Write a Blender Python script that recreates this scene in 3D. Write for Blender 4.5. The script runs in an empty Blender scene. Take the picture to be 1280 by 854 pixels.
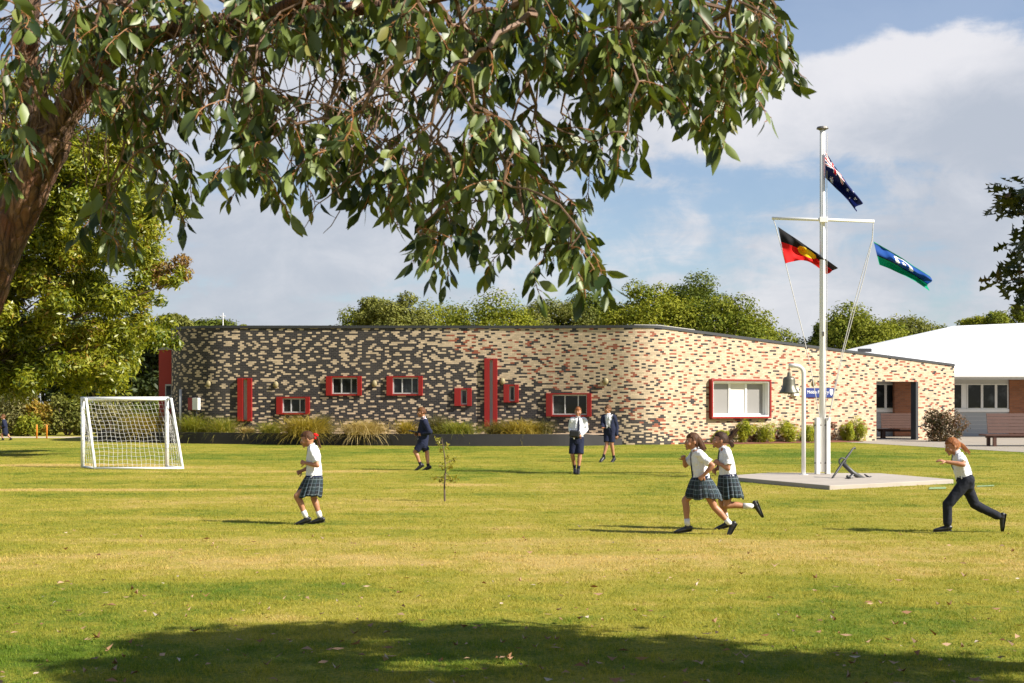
import bpy, bmesh, math, random
import numpy as np
from mathutils import Vector, Matrix, noise
PI = math.pi
SC = bpy.context.scene
COL = SC.collection
rnd = random.Random(7)
F, HZ, CX, CAMZ = 1777.8, 503.0, 640.0, 1.7
def P(px, py, D):
    return Vector(((px-CX)/F*D, D, CAMZ+(HZ-py)/F*D))
def G(px, py, z=0.0):
    D = (CAMZ-z)*F/(py-HZ)
    return Vector(((px-CX)/F*D, D, z))
# ---------------------------------------------------------------- object helpers
def tag(o, label=None, cat=None, group=None, kind=None):
    if label: o['label'] = label
    if cat: o['category'] = cat
    if group: o['group'] = group
    if kind: o['kind'] = kind
    return o
def thing(name, label, cat, loc=(0,0,0), rz=0.0, group=None):
    o = bpy.data.objects.new(name, None); COL.objects.link(o)
    o.location = loc; o.rotation_euler = (0,0,rz); o.empty_display_size = .2
    return tag(o, label, cat, group)
def link(name, me, mat, parent=None, loc=None, smooth=False):
    o = bpy.data.objects.new(name, me); COL.objects.link(o)
    if mat is not None:
        if len(me.materials): me.materials[0] = mat
        else: me.materials.append(mat)
    if parent is not None: o.parent = parent
    if loc is not None: o.location = loc
    if smooth:
        me.polygons.foreach_set('use_smooth', [True]*len(me.polygons))
    return o
class MB:
    """collects verts / faces of one mesh"""
    def __init__(s): s.v=[]; s.f=[]
    def add(s, v, f):
        b=len(s.v); s.v += [tuple(q) for q in v]; s.f += [tuple(i+b for i in q) for q in f]; return s
    def box(s, x0,x1,y0,y1,z0,z1, M=None):
        v=[(x0,y0,z0),(x1,y0,z0),(x1,y1,z0),(x0,y1,z0),(x0,y0,z1),(x1,y0,z1),(x1,y1,z1),(x0,y1,z1)]
        if M is not None: v=[M@Vector(q) for q in v]
        return s.add(v,[(0,3,2,1),(4,5,6,7),(0,1,5,4),(1,2,6,5),(2,3,7,6),(3,0,4,7)])
    def tube(s, pts, r, n=8, ref=None, cap=True):
        v,f = loft(pts, r, n=n, ref=ref, cap=cap); return s.add(v,f)
    def mesh(s, name):
        me=bpy.data.meshes.new(name); me.from_pydata(s.v,[],s.f); me.update(); return me
    def build(s, name, mat, parent=None, loc=None, smooth=False, bevel=0):
        me=s.mesh(name)
        o=link(name, me, mat, parent, loc, smooth)
        if bevel:
            m=o.modifiers.new('bevel','BEVEL'); m.width=bevel; m.segments=2; m.limit_method='ANGLE'
        return o
def loft(pts, rads, n=12, ref=None, cap=True, roundcap=False):
    """elliptical sections along a polyline; rads: float or (side, depth)"""
    pts=[Vector(p) for p in pts]; m=len(pts)
    if not hasattr(rads,'__len__'): rads=[rads]*m
    R=[(r,r) if not hasattr(r,'__len__') else r for r in rads]
    if roundcap:
        def capr(p,q,r):
            d=(p-q).normalized(); h=min(r)
            return [(p+d*h*math.sin(a),(r[0]*math.cos(a),r[1]*math.cos(a))) for a in (.5,1.0,1.35)]
        a=capr(pts[0],pts[1],R[0]); b=capr(pts[-1],pts[-2],R[-1])
        pts=[q[0] for q in a[::-1]]+pts+[q[0] for q in b]
        R=[q[1] for q in a[::-1]]+R+[q[1] for q in b]; m=len(pts)
    V=[]; Fc=[]; prev=None
    for i in range(m):
        t=(pts[min(i+1,m-1)]-pts[max(i-1,0)])
        t=t.normalized() if t.length>1e-9 else Vector((0,0,1))
        if ref is not None: s=Vector(ref)
        elif prev is not None: s=prev
        else: s=Vector((0,1,0)) if abs(t.y)<.9 else Vector((1,0,0))
        s=s-t*s.dot(t)
        if s.length<1e-6: s=Vector((1,0,0))-t*t.x
        s.normalize(); b=t.cross(s); prev=s
        for k in range(n):
            a=2*PI*k/n
            V.append(pts[i]+s*(R[i][0]*math.cos(a))+b*(R[i][1]*math.sin(a)))
    for i in range(m-1):
        for k in range(n):
            k2=(k+1)%n
            Fc.append((i*n+k,i*n+k2,(i+1)*n+k2,(i+1)*n+k))
    if cap:
        Fc.append(tuple(range(n-1,-1,-1))); Fc.append(tuple((m-1)*n+k for k in range(n)))
    return V,Fc
def cr(pts, rads, k=4):
    """catmull-rom resample of points and radii"""
    P_=[Vector(p) for p in pts]
    R_=[(r,r) if not hasattr(r,'__len__') else tuple(r) for r in rads]
    o=[];q=[]
    m=len(P_)
    for i in range(m-1):
        a,b,c,d=P_[max(i-1,0)],P_[i],P_[i+1],P_[min(i+2,m-1)]
        for j in range(k):
            t=j/k
            o.append(.5*((2*b)+(c-a)*t+(2*a-5*b+4*c-d)*t*t+(3*b-a-3*c+d)*t**3))
            q.append(tuple(R_[i][e]*(1-t)+R_[i+1][e]*t for e in (0,1)))
    o.append(P_[-1]); q.append(R_[-1])
    return o,q
def np_mesh(name, verts, tris_quads):
    """verts (N,3); list of int arrays (M,k)"""
    me=bpy.data.meshes.new(name)
    verts=np.ascontiguousarray(verts,dtype=np.float32)
    me.vertices.add(len(verts)); me.vertices.foreach_set('co',verts.ravel())
    loops=np.concatenate([a.ravel() for a in tris_quads]).astype(np.int32)
    tot=np.concatenate([np.full(len(a),a.shape[1],np.int32) for a in tris_quads])
    st=np.concatenate([[0],np.cumsum(tot)[:-1]]).astype(np.int32)
    me.loops.add(len(loops)); me.loops.foreach_set('vertex_index',loops)
    me.polygons.add(len(tot)); me.polygons.foreach_set('loop_start',st)
    me.update(calc_edges=True)
    return me
def attr(me, name, vals, typ='FLOAT', dom='POINT'):
    a=me.attributes.new(name,typ,dom)
    if typ=='FLOAT': a.data.foreach_set('value',np.ascontiguousarray(vals,dtype=np.float32))
    else: a.data.foreach_set('color',np.ascontiguousarray(vals,dtype=np.float32).ravel())
def sphere(c, r, nu=12, nv=8, M=None):
    v=[];f=[]
    r=Vector((r,r,r)) if not hasattr(r,'__len__') else Vector(r)
    for j in range(nv+1):
        th=PI*j/nv
        for i in range(nu):
            ph=2*PI*i/nu
            q=Vector((r.x*math.sin(th)*math.cos(ph), r.y*math.sin(th)*math.sin(ph), r.z*math.cos(th)))
            v.append(q)
    if M is not None: v=[M@q for q in v]
    v=[q+Vector(c) for q in v]
    for j in range(nv):
        for i in range(nu):
            i2=(i+1)%nu
            if j==0: f.append((j*nu,(j+1)*nu+i,(j+1)*nu+i2))
            elif j==nv-1: f.append((j*nu+i,(j+1)*nu,j*nu+i2))
            else: f.append((j*nu+i,(j+1)*nu+i,(j+1)*nu+i2,j*nu+i2))
    return v,f
def remesh(mb, voxel, name, smooth=2):
    me=mb.mesh('tmp'); o=bpy.data.objects.new('tmp',me); COL.objects.link(o)
    m=o.modifiers.new('r','REMESH'); m.mode='VOXEL'; m.voxel_size=voxel; m.use_smooth_shade=True
    if smooth:
        s=o.modifiers.new('s','SMOOTH'); s.iterations=smooth; s.factor=.5
    dg=bpy.context.evaluated_depsgraph_get()
    new=bpy.data.meshes.new_from_object(o.evaluated_get(dg)); new.name=name
    bpy.data.objects.remove(o); bpy.data.meshes.remove(me)
    return new
# ---------------------------------------------------------------- node helpers
class NT:
    def __init__(s, tree): s.t=tree; s.n=tree.nodes; s.l=tree.links
    def new(s, typ, **kw):
        n=s.n.new(typ)
        for k,v in kw.items(): setattr(n,k,v)
        return n
    def set(s, sock, v):
        if hasattr(v,'is_output'): s.l.new(v,sock)
        elif isinstance(v,(tuple,list)) and len(v)==3 and sock.type=='RGBA': sock.default_value=(*v,1)
        else: sock.default_value=v
    def math(s, op, a, b=0.0, c=None, clamp=False):
        n=s.new('ShaderNodeMath',operation=op); n.use_clamp=clamp
        s.set(n.inputs[0],a); s.set(n.inputs[1],b)
        if c is not None: s.set(n.inputs[2],c)
        return n.outputs[0]
    def mix(s, fac, a, b, blend='MIX'):
        n=s.new('ShaderNodeMix',data_type='RGBA',blend_type=blend); n.clamp_factor=True
        s.set(n.inputs[0],fac); s.set(n.inputs[6],a); s.set(n.inputs[7],b); return n.outputs[2]
    def noise(s, vec, scale, detail=4, rough=.5, dist=0):
        n=s.new('ShaderNodeTexNoise'); 
        if vec is not None: s.l.new(vec,n.inputs['Vector'])
        n.inputs['Scale'].default_value=scale; n.inputs['Detail'].default_value=detail
        n.inputs['Roughness'].default_value=rough; n.inputs['Distortion'].default_value=dist
        return n.outputs[0]
    def ss(s, x, a, b):
        n=s.new('ShaderNodeMapRange',interpolation_type='SMOOTHSTEP')
        s.set(n.inputs[0],x); n.inputs[1].default_value=a; n.inputs[2].default_value=b
        return n.outputs[0]
    def pos(s): return s.new('ShaderNodeNewGeometry').outputs['Position']
    def obj(s): return s.new('ShaderNodeTexCoord').outputs['Object']
    def at(s, name, out='Fac'): return s.new('ShaderNodeAttribute',attribute_name=name).outputs[out]
    def scale(s, v, sc):
        n=s.new('ShaderNodeMapping'); s.l.new(v,n.inputs[0]); n.inputs['Scale'].default_value=sc; return n.outputs[0]
def material(name):
    m=bpy.data.materials.new(name); m.use_nodes=True
    t=NT(m.node_tree); b=m.node_tree.nodes['Principled BSDF']
    return m,t,b
def simple(name, col, rough=.6, var=.12, scale=6.0, metal=0.0, bump=0.0, bscale=60., spec=.5, coat=0):
    """paint / cloth / metal with a little mottling"""
    m,t,b=material(name)
    o=t.obj()
    n=t.noise(o,scale,5,.6)
    f=t.math('MULTIPLY_ADD',n,2*var,1-var)
    c=t.mix(1.0,col,(1,1,1),'MULTIPLY')
    vm=t.new('ShaderNodeVectorMath',operation='SCALE'); t.l.new(c,vm.inputs[0]); t.l.new(f,vm.inputs['Scale'])
    t.l.new(vm.outputs[0],b.inputs['Base Color'])
    b.inputs['Roughness'].default_value=rough; b.inputs['Metallic'].default_value=metal
    b.inputs['Specular IOR Level'].default_value=spec
    if bump:
        bn=t.new('ShaderNodeBump'); bn.inputs['Strength'].default_value=bump; bn.inputs['Distance'].default_value=.01
        t.l.new(t.noise(o,bscale,4,.6),bn.inputs['Height']); t.l.new(bn.outputs[0],b.inputs['Normal'])
    return m
def leafmat(name, c0, c1, rough=.45, trans=.35, tcol=None, spec=.4, vein=False, c2=None):
    m,t,b=material(name)
    ti=t.at('tint')
    c=t.mix(t.ss(ti,0.0,.8),c0,c1)
    if c2 is not None: c=t.mix(t.ss(ti,.86,1.0),c,c2)
    t.l.new(c,b.inputs['Base Color']); b.inputs['Roughness'].default_value=rough
    b.inputs['Specular IOR Level'].default_value=spec
    tr=t.new('ShaderNodeBsdfTranslucent')
    t.l.new(t.mix(1.0,c,tcol or (1.5,1.5,.6),'MULTIPLY'),tr.inputs['Color'])
    mx=t.new('ShaderNodeMixShader'); mx.inputs[0].default_value=trans
    t.l.new(b.outputs[0],mx.inputs[1]); t.l.new(tr.outputs[0],mx.inputs[2])
    out=[n for n in t.n if n.type=='OUTPUT_MATERIAL'][0]
    t.l.new(mx.outputs[0],out.inputs['Surface'])
    return m
# ---------------------------------------------------------------- camera, sun, sky
cam=bpy.data.cameras.new('camera'); co=bpy.data.objects.new('camera',cam); COL.objects.link(co)
co.location=(0,0,CAMZ); co.rotation_euler=(PI/2,0,0)
cam.sensor_width=36; cam.lens=50; cam.shift_y=(HZ-427)/1280; cam.clip_end=3000; cam.clip_start=.05
cam.dof.use_dof=True; cam.dof.focus_distance=18.5; cam.dof.aperture_fstop=8
SC.camera=co
SUN_EL=math.radians(37); SUN_AZ=math.atan2(.93,-.37)
sd=Vector((math.sin(SUN_AZ)*math.cos(SUN_EL),math.cos(SUN_AZ)*math.cos(SUN_EL),math.sin(SUN_EL)))
sl=bpy.data.lights.new('sun','SUN'); sl.energy=4.8; sl.angle=math.radians(.53); sl.color=(1,.94,.84)
so=bpy.data.objects.new('sun',sl); COL.objects.link(so); so.location=(20,-10,30)
so.rotation_euler=(-sd).to_track_quat('-Z','Y').to_euler()
SC.view_settings.view_transform='Standard'; SC.view_settings.look='None'
SC.view_settings.exposure=1.06; SC.view_settings.gamma=1; SC.view_settings.use_curve_mapping=False
w=bpy.data.worlds.new('World'); SC.world=w; w.use_nodes=True
t=NT(w.node_tree); bg=w.node_tree.nodes['Background']; bg.inputs['Strength'].default_value=.063
sky=t.new('ShaderNodeTexSky'); sky.sky_type='NISHITA'; sky.sun_disc=False
sky.sun_elevation=SUN_EL; sky.sun_rotation=SUN_AZ; sky.air_density=1.0; sky.dust_density=.6; sky.ozone_density=2.5
d=t.new('ShaderNodeTexCoord').outputs['Generated']
sp=t.new('ShaderNodeSeparateXYZ'); t.l.new(d,sp.inputs[0])
az=t.math('ARCTAN2',sp.outputs[0],sp.outputs[1]); el=t.math('ARCSINE',sp.outputs[2])
def blob(px,py,rx,ry):
    u0=math.atan((px-CX)/F); v0=math.atan((HZ-py)/F)
    a=t.math('DIVIDE',t.math('SUBTRACT',az,u0),rx/F); b=t.math('DIVIDE',t.math('SUBTRACT',el,v0),ry/F)
    r=t.math('ADD',t.math('MULTIPLY',a,a),t.math('MULTIPLY',b,b))
    return t.math('EXPONENT',t.math('MULTIPLY',r,-1.0))
dn=t.scale(d,(1,1,1.9))
n1=t.noise(dn,7.5,7,.55,.4); n2=t.noise(dn,13,8,.6,.6); n3=t.noise(t.scale(d,(1,1,4.5)),16,6,.6,.3)
cov=t.math('ADD',t.math('MULTIPLY',n1,1.0),t.math('MULTIPLY',n3,.5))
for (x,y,rx,ry,k) in [(1120,-30,260,75,-1.15),(1010,40,60,50,-.5),(930,225,120,60,-.16),(850,330,170,45,-.12),(1070,225,70,45,-.25),
                      (1170,125,170,70,.62),(300,330,330,130,.2),(1190,300,170,90,.18),(880,130,120,60,.3),(1010,130,90,40,.25)]:
    cov=t.math('ADD',cov,t.math('MULTIPLY',blob(x,y,rx,ry),k))
n4=t.noise(t.scale(d,(1,1,1.3)),26,8,.62,.5); cov=t.math('ADD',cov,t.math('MULTIPLY',t.math('SUBTRACT',n4,.5),.55))
mask=t.ss(cov,.54,.86)
shade=t.math('ADD',t.math('ADD',t.math('MULTIPLY',n2,.7),t.math('MULTIPLY',n4,.45)),t.math('MULTIPLY',n1,.25))
for (x,y,rx,ry,k) in [(1150,70,150,60,.55),(930,120,120,70,.3),(1250,165,110,60,-.35),(1190,290,190,90,-.2),(290,330,300,110,-.22),(640,330,150,50,.15)]:
    shade=t.math('ADD',shade,t.math('MULTIPLY',blob(x,y,rx,ry),k))
ccol=t.mix(t.ss(shade,.35,1.15),(4.0,4.3,4.9),(6.7,6.6,6.8))
skc=t.mix(1.0,sky.outputs[0],(.90,.96,1.04),'MULTIPLY')
low=t.math('SUBTRACT',1.0,t.ss(el,.36,.75))   # open blue overhead
t.l.new(t.mix(t.math('MULTIPLY',t.math('MULTIPLY_ADD',mask,.70,.22),low),skc,ccol),bg.inputs['Color'])
# ================================================================ lawn and paths
def lawn_color(t, bright=1.0):
    p=t.pos()
    n1=t.noise(p,.16,4,.55,.3); n2=t.noise(p,.55,5,.6,.5); n3=t.noise(p,2.2,6,.68,.6); n4=t.noise(p,28,4,.7); n5=t.noise(p,120,2,.6)
    sp=t.new('ShaderNodeSeparateXYZ'); t.l.new(p,sp.inputs[0]); x,y=sp.outputs[0],sp.outputs[1]
    dry=t.math('ADD',t.math('MULTIPLY',n1,.8),t.math('ADD',t.math('MULTIPLY',n2,.65),t.math('MULTIPLY_ADD',t.math('SUBTRACT',n3,.5),.75,.21)))
    n6=t.noise(t.scale(p,(.10,1,1)),.9,4,.6); dry=t.math('ADD',dry,t.math('MULTIPLY',t.math('SUBTRACT',n6,.5),.55))
    def gb(cx,cy,rx,ry,k):
        a=t.math('DIVIDE',t.math('SUBTRACT',x,cx),rx); b=t.math('DIVIDE',t.math('SUBTRACT',y,cy),ry)
        return t.math('MULTIPLY',t.math('EXPONENT',t.math('MULTIPLY',t.math('ADD',t.math('MULTIPLY',a,a),t.math('MULTIPLY',b,b)),-1)),k)
    for q in [(2.5,15.6,7,2.4,.24),(-3,15.2,4,1.0,.18),(-2.1,13.2,1.6,.9,-.20),(-4,12,1.6,1.2,-.14),(0,48,40,10,-.13),(8,45,6,4,-.1),(0,25,14,5,.04),
              (-9.0,27.6,3.6,.30,.75),(-12.2,38.5,2.4,.8,.6),(-8.8,37.2,1.5,.7,.35),(-4.2,35,1.6,.5,.35),(-1.0,29.3,.9,.3,.4),(0,9.4,8,2.4,-.17),(2.2,10.6,.9,.5,-.15),(-1.8,11.2,.5,.3,.2),(6,24,3,1.2,-.1)]:
        dry=t.math('ADD',dry,gb(*q))
    dry=t.math('ADD',dry,t.math('MULTIPLY_ADD',t.math('SUBTRACT',n4,.5),.95,.012))
    c=t.mix(t.ss(dry,.58,1.02),(.092*bright,.146*bright,.012*bright),(.285*bright,.255*bright,.033*bright))
    c=t.mix(t.ss(dry,.96,1.36),c,(.45*bright,.325*bright,.105*bright))
    v=t.math('MULTIPLY_ADD',n4,.5,.75); v=t.math('MULTIPLY',v,t.math('MULTIPLY_ADD',n5,.5,.75))
    vm=t.new('ShaderNodeVectorMath',operation='SCALE'); t.l.new(c,vm.inputs[0]); t.l.new(v,vm.inputs['Scale'])
    return vm.outputs[0],n4,n5
m_lawn,t,b=material('lawn'); c,n4,n5=lawn_color(t)
t.l.new(c,b.inputs['Base Color']); b.inputs['Roughness'].default_value=.9; b.inputs['Specular IOR Level'].default_value=.1
bn=t.new('ShaderNodeBump'); bn.inputs['Strength'].default_value=.9; bn.inputs['Distance'].default_value=.03
t.l.new(t.math('ADD',n4,t.math('MULTIPLY',n5,.5)),bn.inputs['Height']); t.l.new(bn.outputs[0],b.inputs['Normal'])
MB().add([(-600,-300,0),(600,-300,0),(600,900,0),(-600,900,0)],[(0,1,2,3)]).build('ground',m_lawn); tag(bpy.data.objects['ground'],'sunlit mown school lawn, green with dry yellow patches','lawn',kind='structure')
m_blade,t,b=material('grass_blade'); c,_,_=lawn_color(t,1.35)
t.l.new(c,b.inputs['Base Color']); b.inputs['Roughness'].default_value=.6; b.inputs['Specular IOR Level'].default_value=.15
tr=t.new('ShaderNodeBsdfTranslucent'); t.l.new(c,tr.inputs['Color']); mx=t.new('ShaderNodeMixShader'); mx.inputs[0].default_value=.4
t.l.new(b.outputs[0],mx.inputs[1]); t.l.new(tr.outputs[0],mx.inputs[2]); t.l.new(mx.outputs[0],[n for n in t.n if n.type=='OUTPUT_MATERIAL'][0].inputs[0])
rg=np.random.default_rng(3)
def grass_field(n):
    # density falls and blade width grows with distance
    D=7.4*(70/7.4)**rg.uniform(0,1,n)**1.15; x=rg.uniform(-1,1,n)*(D*.385+2.4)
    cl=np.sin(x*9.1+1.7*np.sin(D*6.3))*np.sin(D*8.3+2.1*np.sin(x*5.7))
    k=rg.uniform(-1.4,1.2,n)<cl+.35; D=D[k]; x=x[k]; cl=cl[k]; N=len(D)
    a=rg.uniform(0,2*PI,N); hh=(.025-.00022*np.minimum(D,60))*rg.uniform(.45,1.25,N)*(1+.35*cl); ww=(.0052+.00055*(D-7.4))*rg.uniform(.6,1.2,N)
    ln=rg.uniform(.1,1.1,N)*hh; b2=a+rg.normal(0,1.2,N)+PI/2
    p0=np.stack([x-np.cos(a)*ww/2,D-np.sin(a)*ww/2,np.full(N,-.002)],1)
    p1=np.stack([x+np.cos(a)*ww/2,D+np.sin(a)*ww/2,np.full(N,-.002)],1)
    p2=np.stack([x+np.cos(b2)*ln,D+np.sin(b2)*ln,hh],1)
    ok=~((D>60.0)|((x>-14.5)&(D>55.2-.0*x)&(x<5))|((x>5)&(D>57)&(x<13)))
    V=np.stack([p0,p1,p2],1)[ok].reshape(-1,3); n=len(V)//3
    return np_mesh('grass',V,[np.arange(n*3).reshape(n,3)])
go=link('grass',grass_field(900000),m_blade)
tag(go,'short mown grass blades over the school lawn','grass',kind='stuff')
# fallen leaves in the shade
m_litter=leafmat('dry_leaf',(.22,.10,.035),(.42,.27,.16),.7,.15,(1,.8,.5),c2=(.5,.42,.33))
V=[];TI=[]
for i in range(520):
    D=8.2+abs(rnd.gauss(0,3.0)) if rnd.random()<.7 else rnd.uniform(8.2,19); x=rnd.uniform(-1,1)*(D*.37+.4)
    L=rnd.uniform(.04,.10); W=L*rnd.uniform(.28,.42); a=rnd.uniform(0,2*PI); tl=rnd.uniform(-.5,.5); cu=rnd.uniform(-.2,.5)*L
    q=[(-L/2,0,cu),(0,-W/2,0),(L/2,0,cu),(0,W/2,W*rnd.uniform(-.2,.5))]
    M=Matrix.Translation((x,D,.030+rnd.uniform(0,.012)))@Matrix.Rotation(a,4,'Z')@Matrix.Rotation(tl,4,'X')
    V+=[M@Vector(p) for p in q]; TI+=[rnd.random()]*4
me=np_mesh('fallen_leaves',np.array(V),[np.array([[4*i,4*i+1,4*i+2,4*i+3] for i in range(520)])]); attr(me,'tint',TI)
tag(link('fallen_leaves',me,m_litter),'dry brown leaves fallen over the lawn in the tree shade','leaf litter',kind='stuff')

m_conc=simple('concrete',(.36,.315,.265),.85,.2,1.5,bump=.3,bscale=40)
m_path=simple('path_concrete',(.30,.26,.21),.85,.15,.8,bump=.2,bscale=30)
# concrete path along the right, paving under the covered way
MB().add([(13.6,62.6,.008),(17.6,47.3,.008),(17.6,40,.008),(30,40,.008),(30,75,.008),(13.6,75,.008)],[(0,1,2,3,4,5)]).build('path',m_path)
tag(bpy.data.objects['path'],'pale concrete path in front of the covered walkway','path',kind='structure')
m_sand=simple('sand_track',(.46,.38,.26),.9,.2,.5)
MB().add([(-60,67.6,.008),(-14.6,67.6,.008),(-14.6,70.2,.008),(-60,70.2,.008)],[(0,1,2,3)]).build('gravel_track',m_sand)
tag(bpy.data.objects['gravel_track'],'pale gravel track before the left bushes','track',kind='structure')
m_teal=simple('teal_paint',(.22,.32,.14),.7,.2,3)
MB().add([G(1161,611.5,.012),G(1183,611,.012),G(1182,608.6,.012),G(1162,609,.012)],[(0,1,2,3)]).add([G(1221,608.5,.012),G(1243,607.6,.012),G(1242,606.2,.012),G(1222,607,.012)],[(0,1,2,3)]).build('painted_marking',m_teal)
tag(bpy.data.objects['painted_marking'],'faded turquoise line marking sprayed on the lawn','line marking',kind='structure')
# flagpole platform
pts=[G(903,600),G(1037,612.5),G(1192,604.5),G(1100,596.2),G(960,595.5)]
mb=MB(); n=len(pts)
mb.add([(p.x,p.y,-.05) for p in pts]+[(p.x,p.y,.085) for p in pts],[tuple(range(n-1,-1,-1)),tuple(range(n,2*n))]+[(i,(i+1)%n,(i+1)%n+n,i+n) for i in range(n)])
pl=mb.build('platform',m_conc,bevel=.012); tag(pl,'low pale concrete slab under the white flagpole','platform',kind='structure')

# ================================================================ brick school building
def fillet(pts, rad, step=.06):
    out=[]
    def seg(a,b):
        L=(b-a).length; n=max(1,int(L/step))
        return [a.lerp(b,i/n) for i in range(n)]
    cur=Vector(pts[0])
    for i in range(1,len(pts)-1):
        a,b,c=[Vector(p) for p in (pts[i-1],pts[i],pts[i+1])]
        d1=(b-a).normalized(); d2=(c-b).normalized(); th=d1.angle(d2)
        if th<1e-4: continue
        T=rad[i]*math.tan(th/2); s=b-d1*T; e=b+d2*T
        out+=seg(cur,s)
        sg=1 if d1.x*d2.y-d1.y*d2.x>0 else -1
        nrm=Vector((-d1.y,d1.x))*sg; ctr=s+nrm*rad[i]; n=max(2,int(rad[i]*th/step))
        for k in range(n):
            a_=th*k/n*sg; v=s-ctr
            out.append(ctr+Vector((v.x*math.cos(a_)-v.y*math.sin(a_),v.x*math.sin(a_)+v.y*math.cos(a_))))
        cur=e
    out+=seg(cur,Vector(pts[-1])); out.append(Vector(pts[-1]))
    return out
END=Vector((20.34,65.4))
plan=fillet([(-14.95,68.5),(-14.95,59.85),(-4.4,58.5),(0.6,57.95),(5.35,56.8),END],[0,3.4,20,20,2.7,0])
PA=np.array([(p.x,p.y) for p in plan]); SEG=np.hypot(*np.diff(PA,axis=0).T); SS=np.concatenate([[0],np.cumsum(SEG)]); LEN=SS[-1]
def at_u(u): return np.array([np.interp(u,SS,PA[:,0]),np.interp(u,SS,PA[:,1])])
PXU=CX+F*PA[:,0]/PA[:,1]
k0=int(np.argmin(PXU[:300]))
def u_px(px): return float(np.interp(px,PXU[k0:],SS[k0:]))
def z_py(py,u): return CAMZ+(HZ-py)/F*at_u(u)[1]
CW,CH=.088,.071
NU=int(LEN/CW); CW=LEN/NU
U_C=u_px(822)
def top(u):
    if u<U_C: return 4.95-.2*u/U_C
    return 4.75+(3.43-4.75)*(u-U_C)/(LEN-U_C)
WIN=[ # px0,px1,py0,py1, kind
 (297,315,473,527,'slit'),(346.5,387,496.5,518.5,'win'),(409,452,471,494,'win'),(482.5,528,470,494,'win'),
 (569.5,590,486.5,507,'small'),(605,622.5,449,533,'tall'),(631,648,481,502,'small'),(684,739,493,520,'win'),
 (886,960,476,523,'big'),(1095,1148,477,556,'door')]
holes=[]
for a,b_,c_,d_,k in WIN:
    u0,u1=u_px(a),u_px(b_); um=(u0+u1)/2; z1,z0=z_py(c_,um),z_py(d_,um)
    i0,i1=round(u0/CW),round(u1/CW); j0,j1=max(0,round(z0/CH)),round(z1/CH)
    holes.append((i0,i1,j0,j1,k))
NR=int(4.95/CH)+1
# ---- bond pattern, brick by brick (three clays: charcoal, cream, red)
pr=random.Random(21)
CHAR,CREAM,RED=0,1,2
def bpx(i): p=at_u((i+.5)*CW); return CX+F*p[0]/p[1]
PXc=[bpx(i) for i in range(NU)]
def cellpy(i,j):
    p=at_u((i+.5)*CW); return HZ-(j*CH+.04-CAMZ)*F/p[1]
bid=lambda i,j: (i+(j%2))//2
nb=NU//2+2
cl=np.zeros((NR,nb),int)
def bound(py):  # px where charcoal gives way to cream
    return float(np.interp(py,[400,425,445,462,480,495,510,525,540,556],[525,552,580,628,668,742,765,780,800,850]))
for j in range(NR):
    for b_ in range(nb):
        i=min(max(b_*2-(j%2),0),NU-1); px=PXc[i]; py=cellpy(i,j)
        wob=28*noise.noise(Vector((b_*.13,j*.11,3)))+16*noise.noise(Vector((b_*.45,j*.4,9)))
        dark=px<bound(py)+wob if i*CW>SS[k0] or True else True
        cl[j,b_]=CHAR if dark else CREAM
base=cl.copy()
# cream flecks in the charcoal: diamond clusters above, single bricks below
def put(j,b_,c,cond):
    if 0<=j<NR and 0<=b_<nb and base[j,b_]==cond: cl[j,b_]=c
def nbrs(j,b_):
    o=0 if j%2==0 else -1
    return [(j,b_-1),(j,b_+1),(j+1,b_+o),(j+1,b_+1+o),(j-1,b_+o),(j-1,b_+1+o)]
# flecks: small brick motifs laid without touching one another
def up2(j,b_): o=0 if j%2==0 else -1; return (j+1,b_+o),(j+1,b_+1+o)
def dn2(j,b_): o=0 if j%2==0 else -1; return (j-1,b_+o),(j-1,b_+1+o)
def motif(j,b_,k):
    s=[(j,b_)]; L,Rr=up2(j,b_); l,r_=dn2(j,b_)
    if k==1: s+=[L]
    elif k==2: s+=[Rr]
    elif k==3: s+=[l,r_]
    elif k==4: s+=[L,Rr]
    elif k==5: s+=[L,Rr,(j+2 if True else 0,b_)]
    elif k==6: s+=[L,up2(*L)[0]]
    elif k==7: s+=[Rr,up2(*Rr)[1]]
    elif k==8: s+=[(j,b_+1)]
    elif k==9: s+=[L,Rr,l,r_]
    elif k==10: s+=[Rr,(j,b_+1)]
    elif k==11: s+=[L,up2(*L)[1],(j,b_+1)]
    elif k==12: s+=[l,r_,Rr]
    elif k==13: s+=[L,Rr,l,r_,(j,b_+1),(j,b_-1)]
    return s
taken=np.zeros((NR+6,nb+6),bool)
order=[(j,b_) for j in range(NR) for b_ in range(nb)]; pr.shuffle(order)
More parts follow.
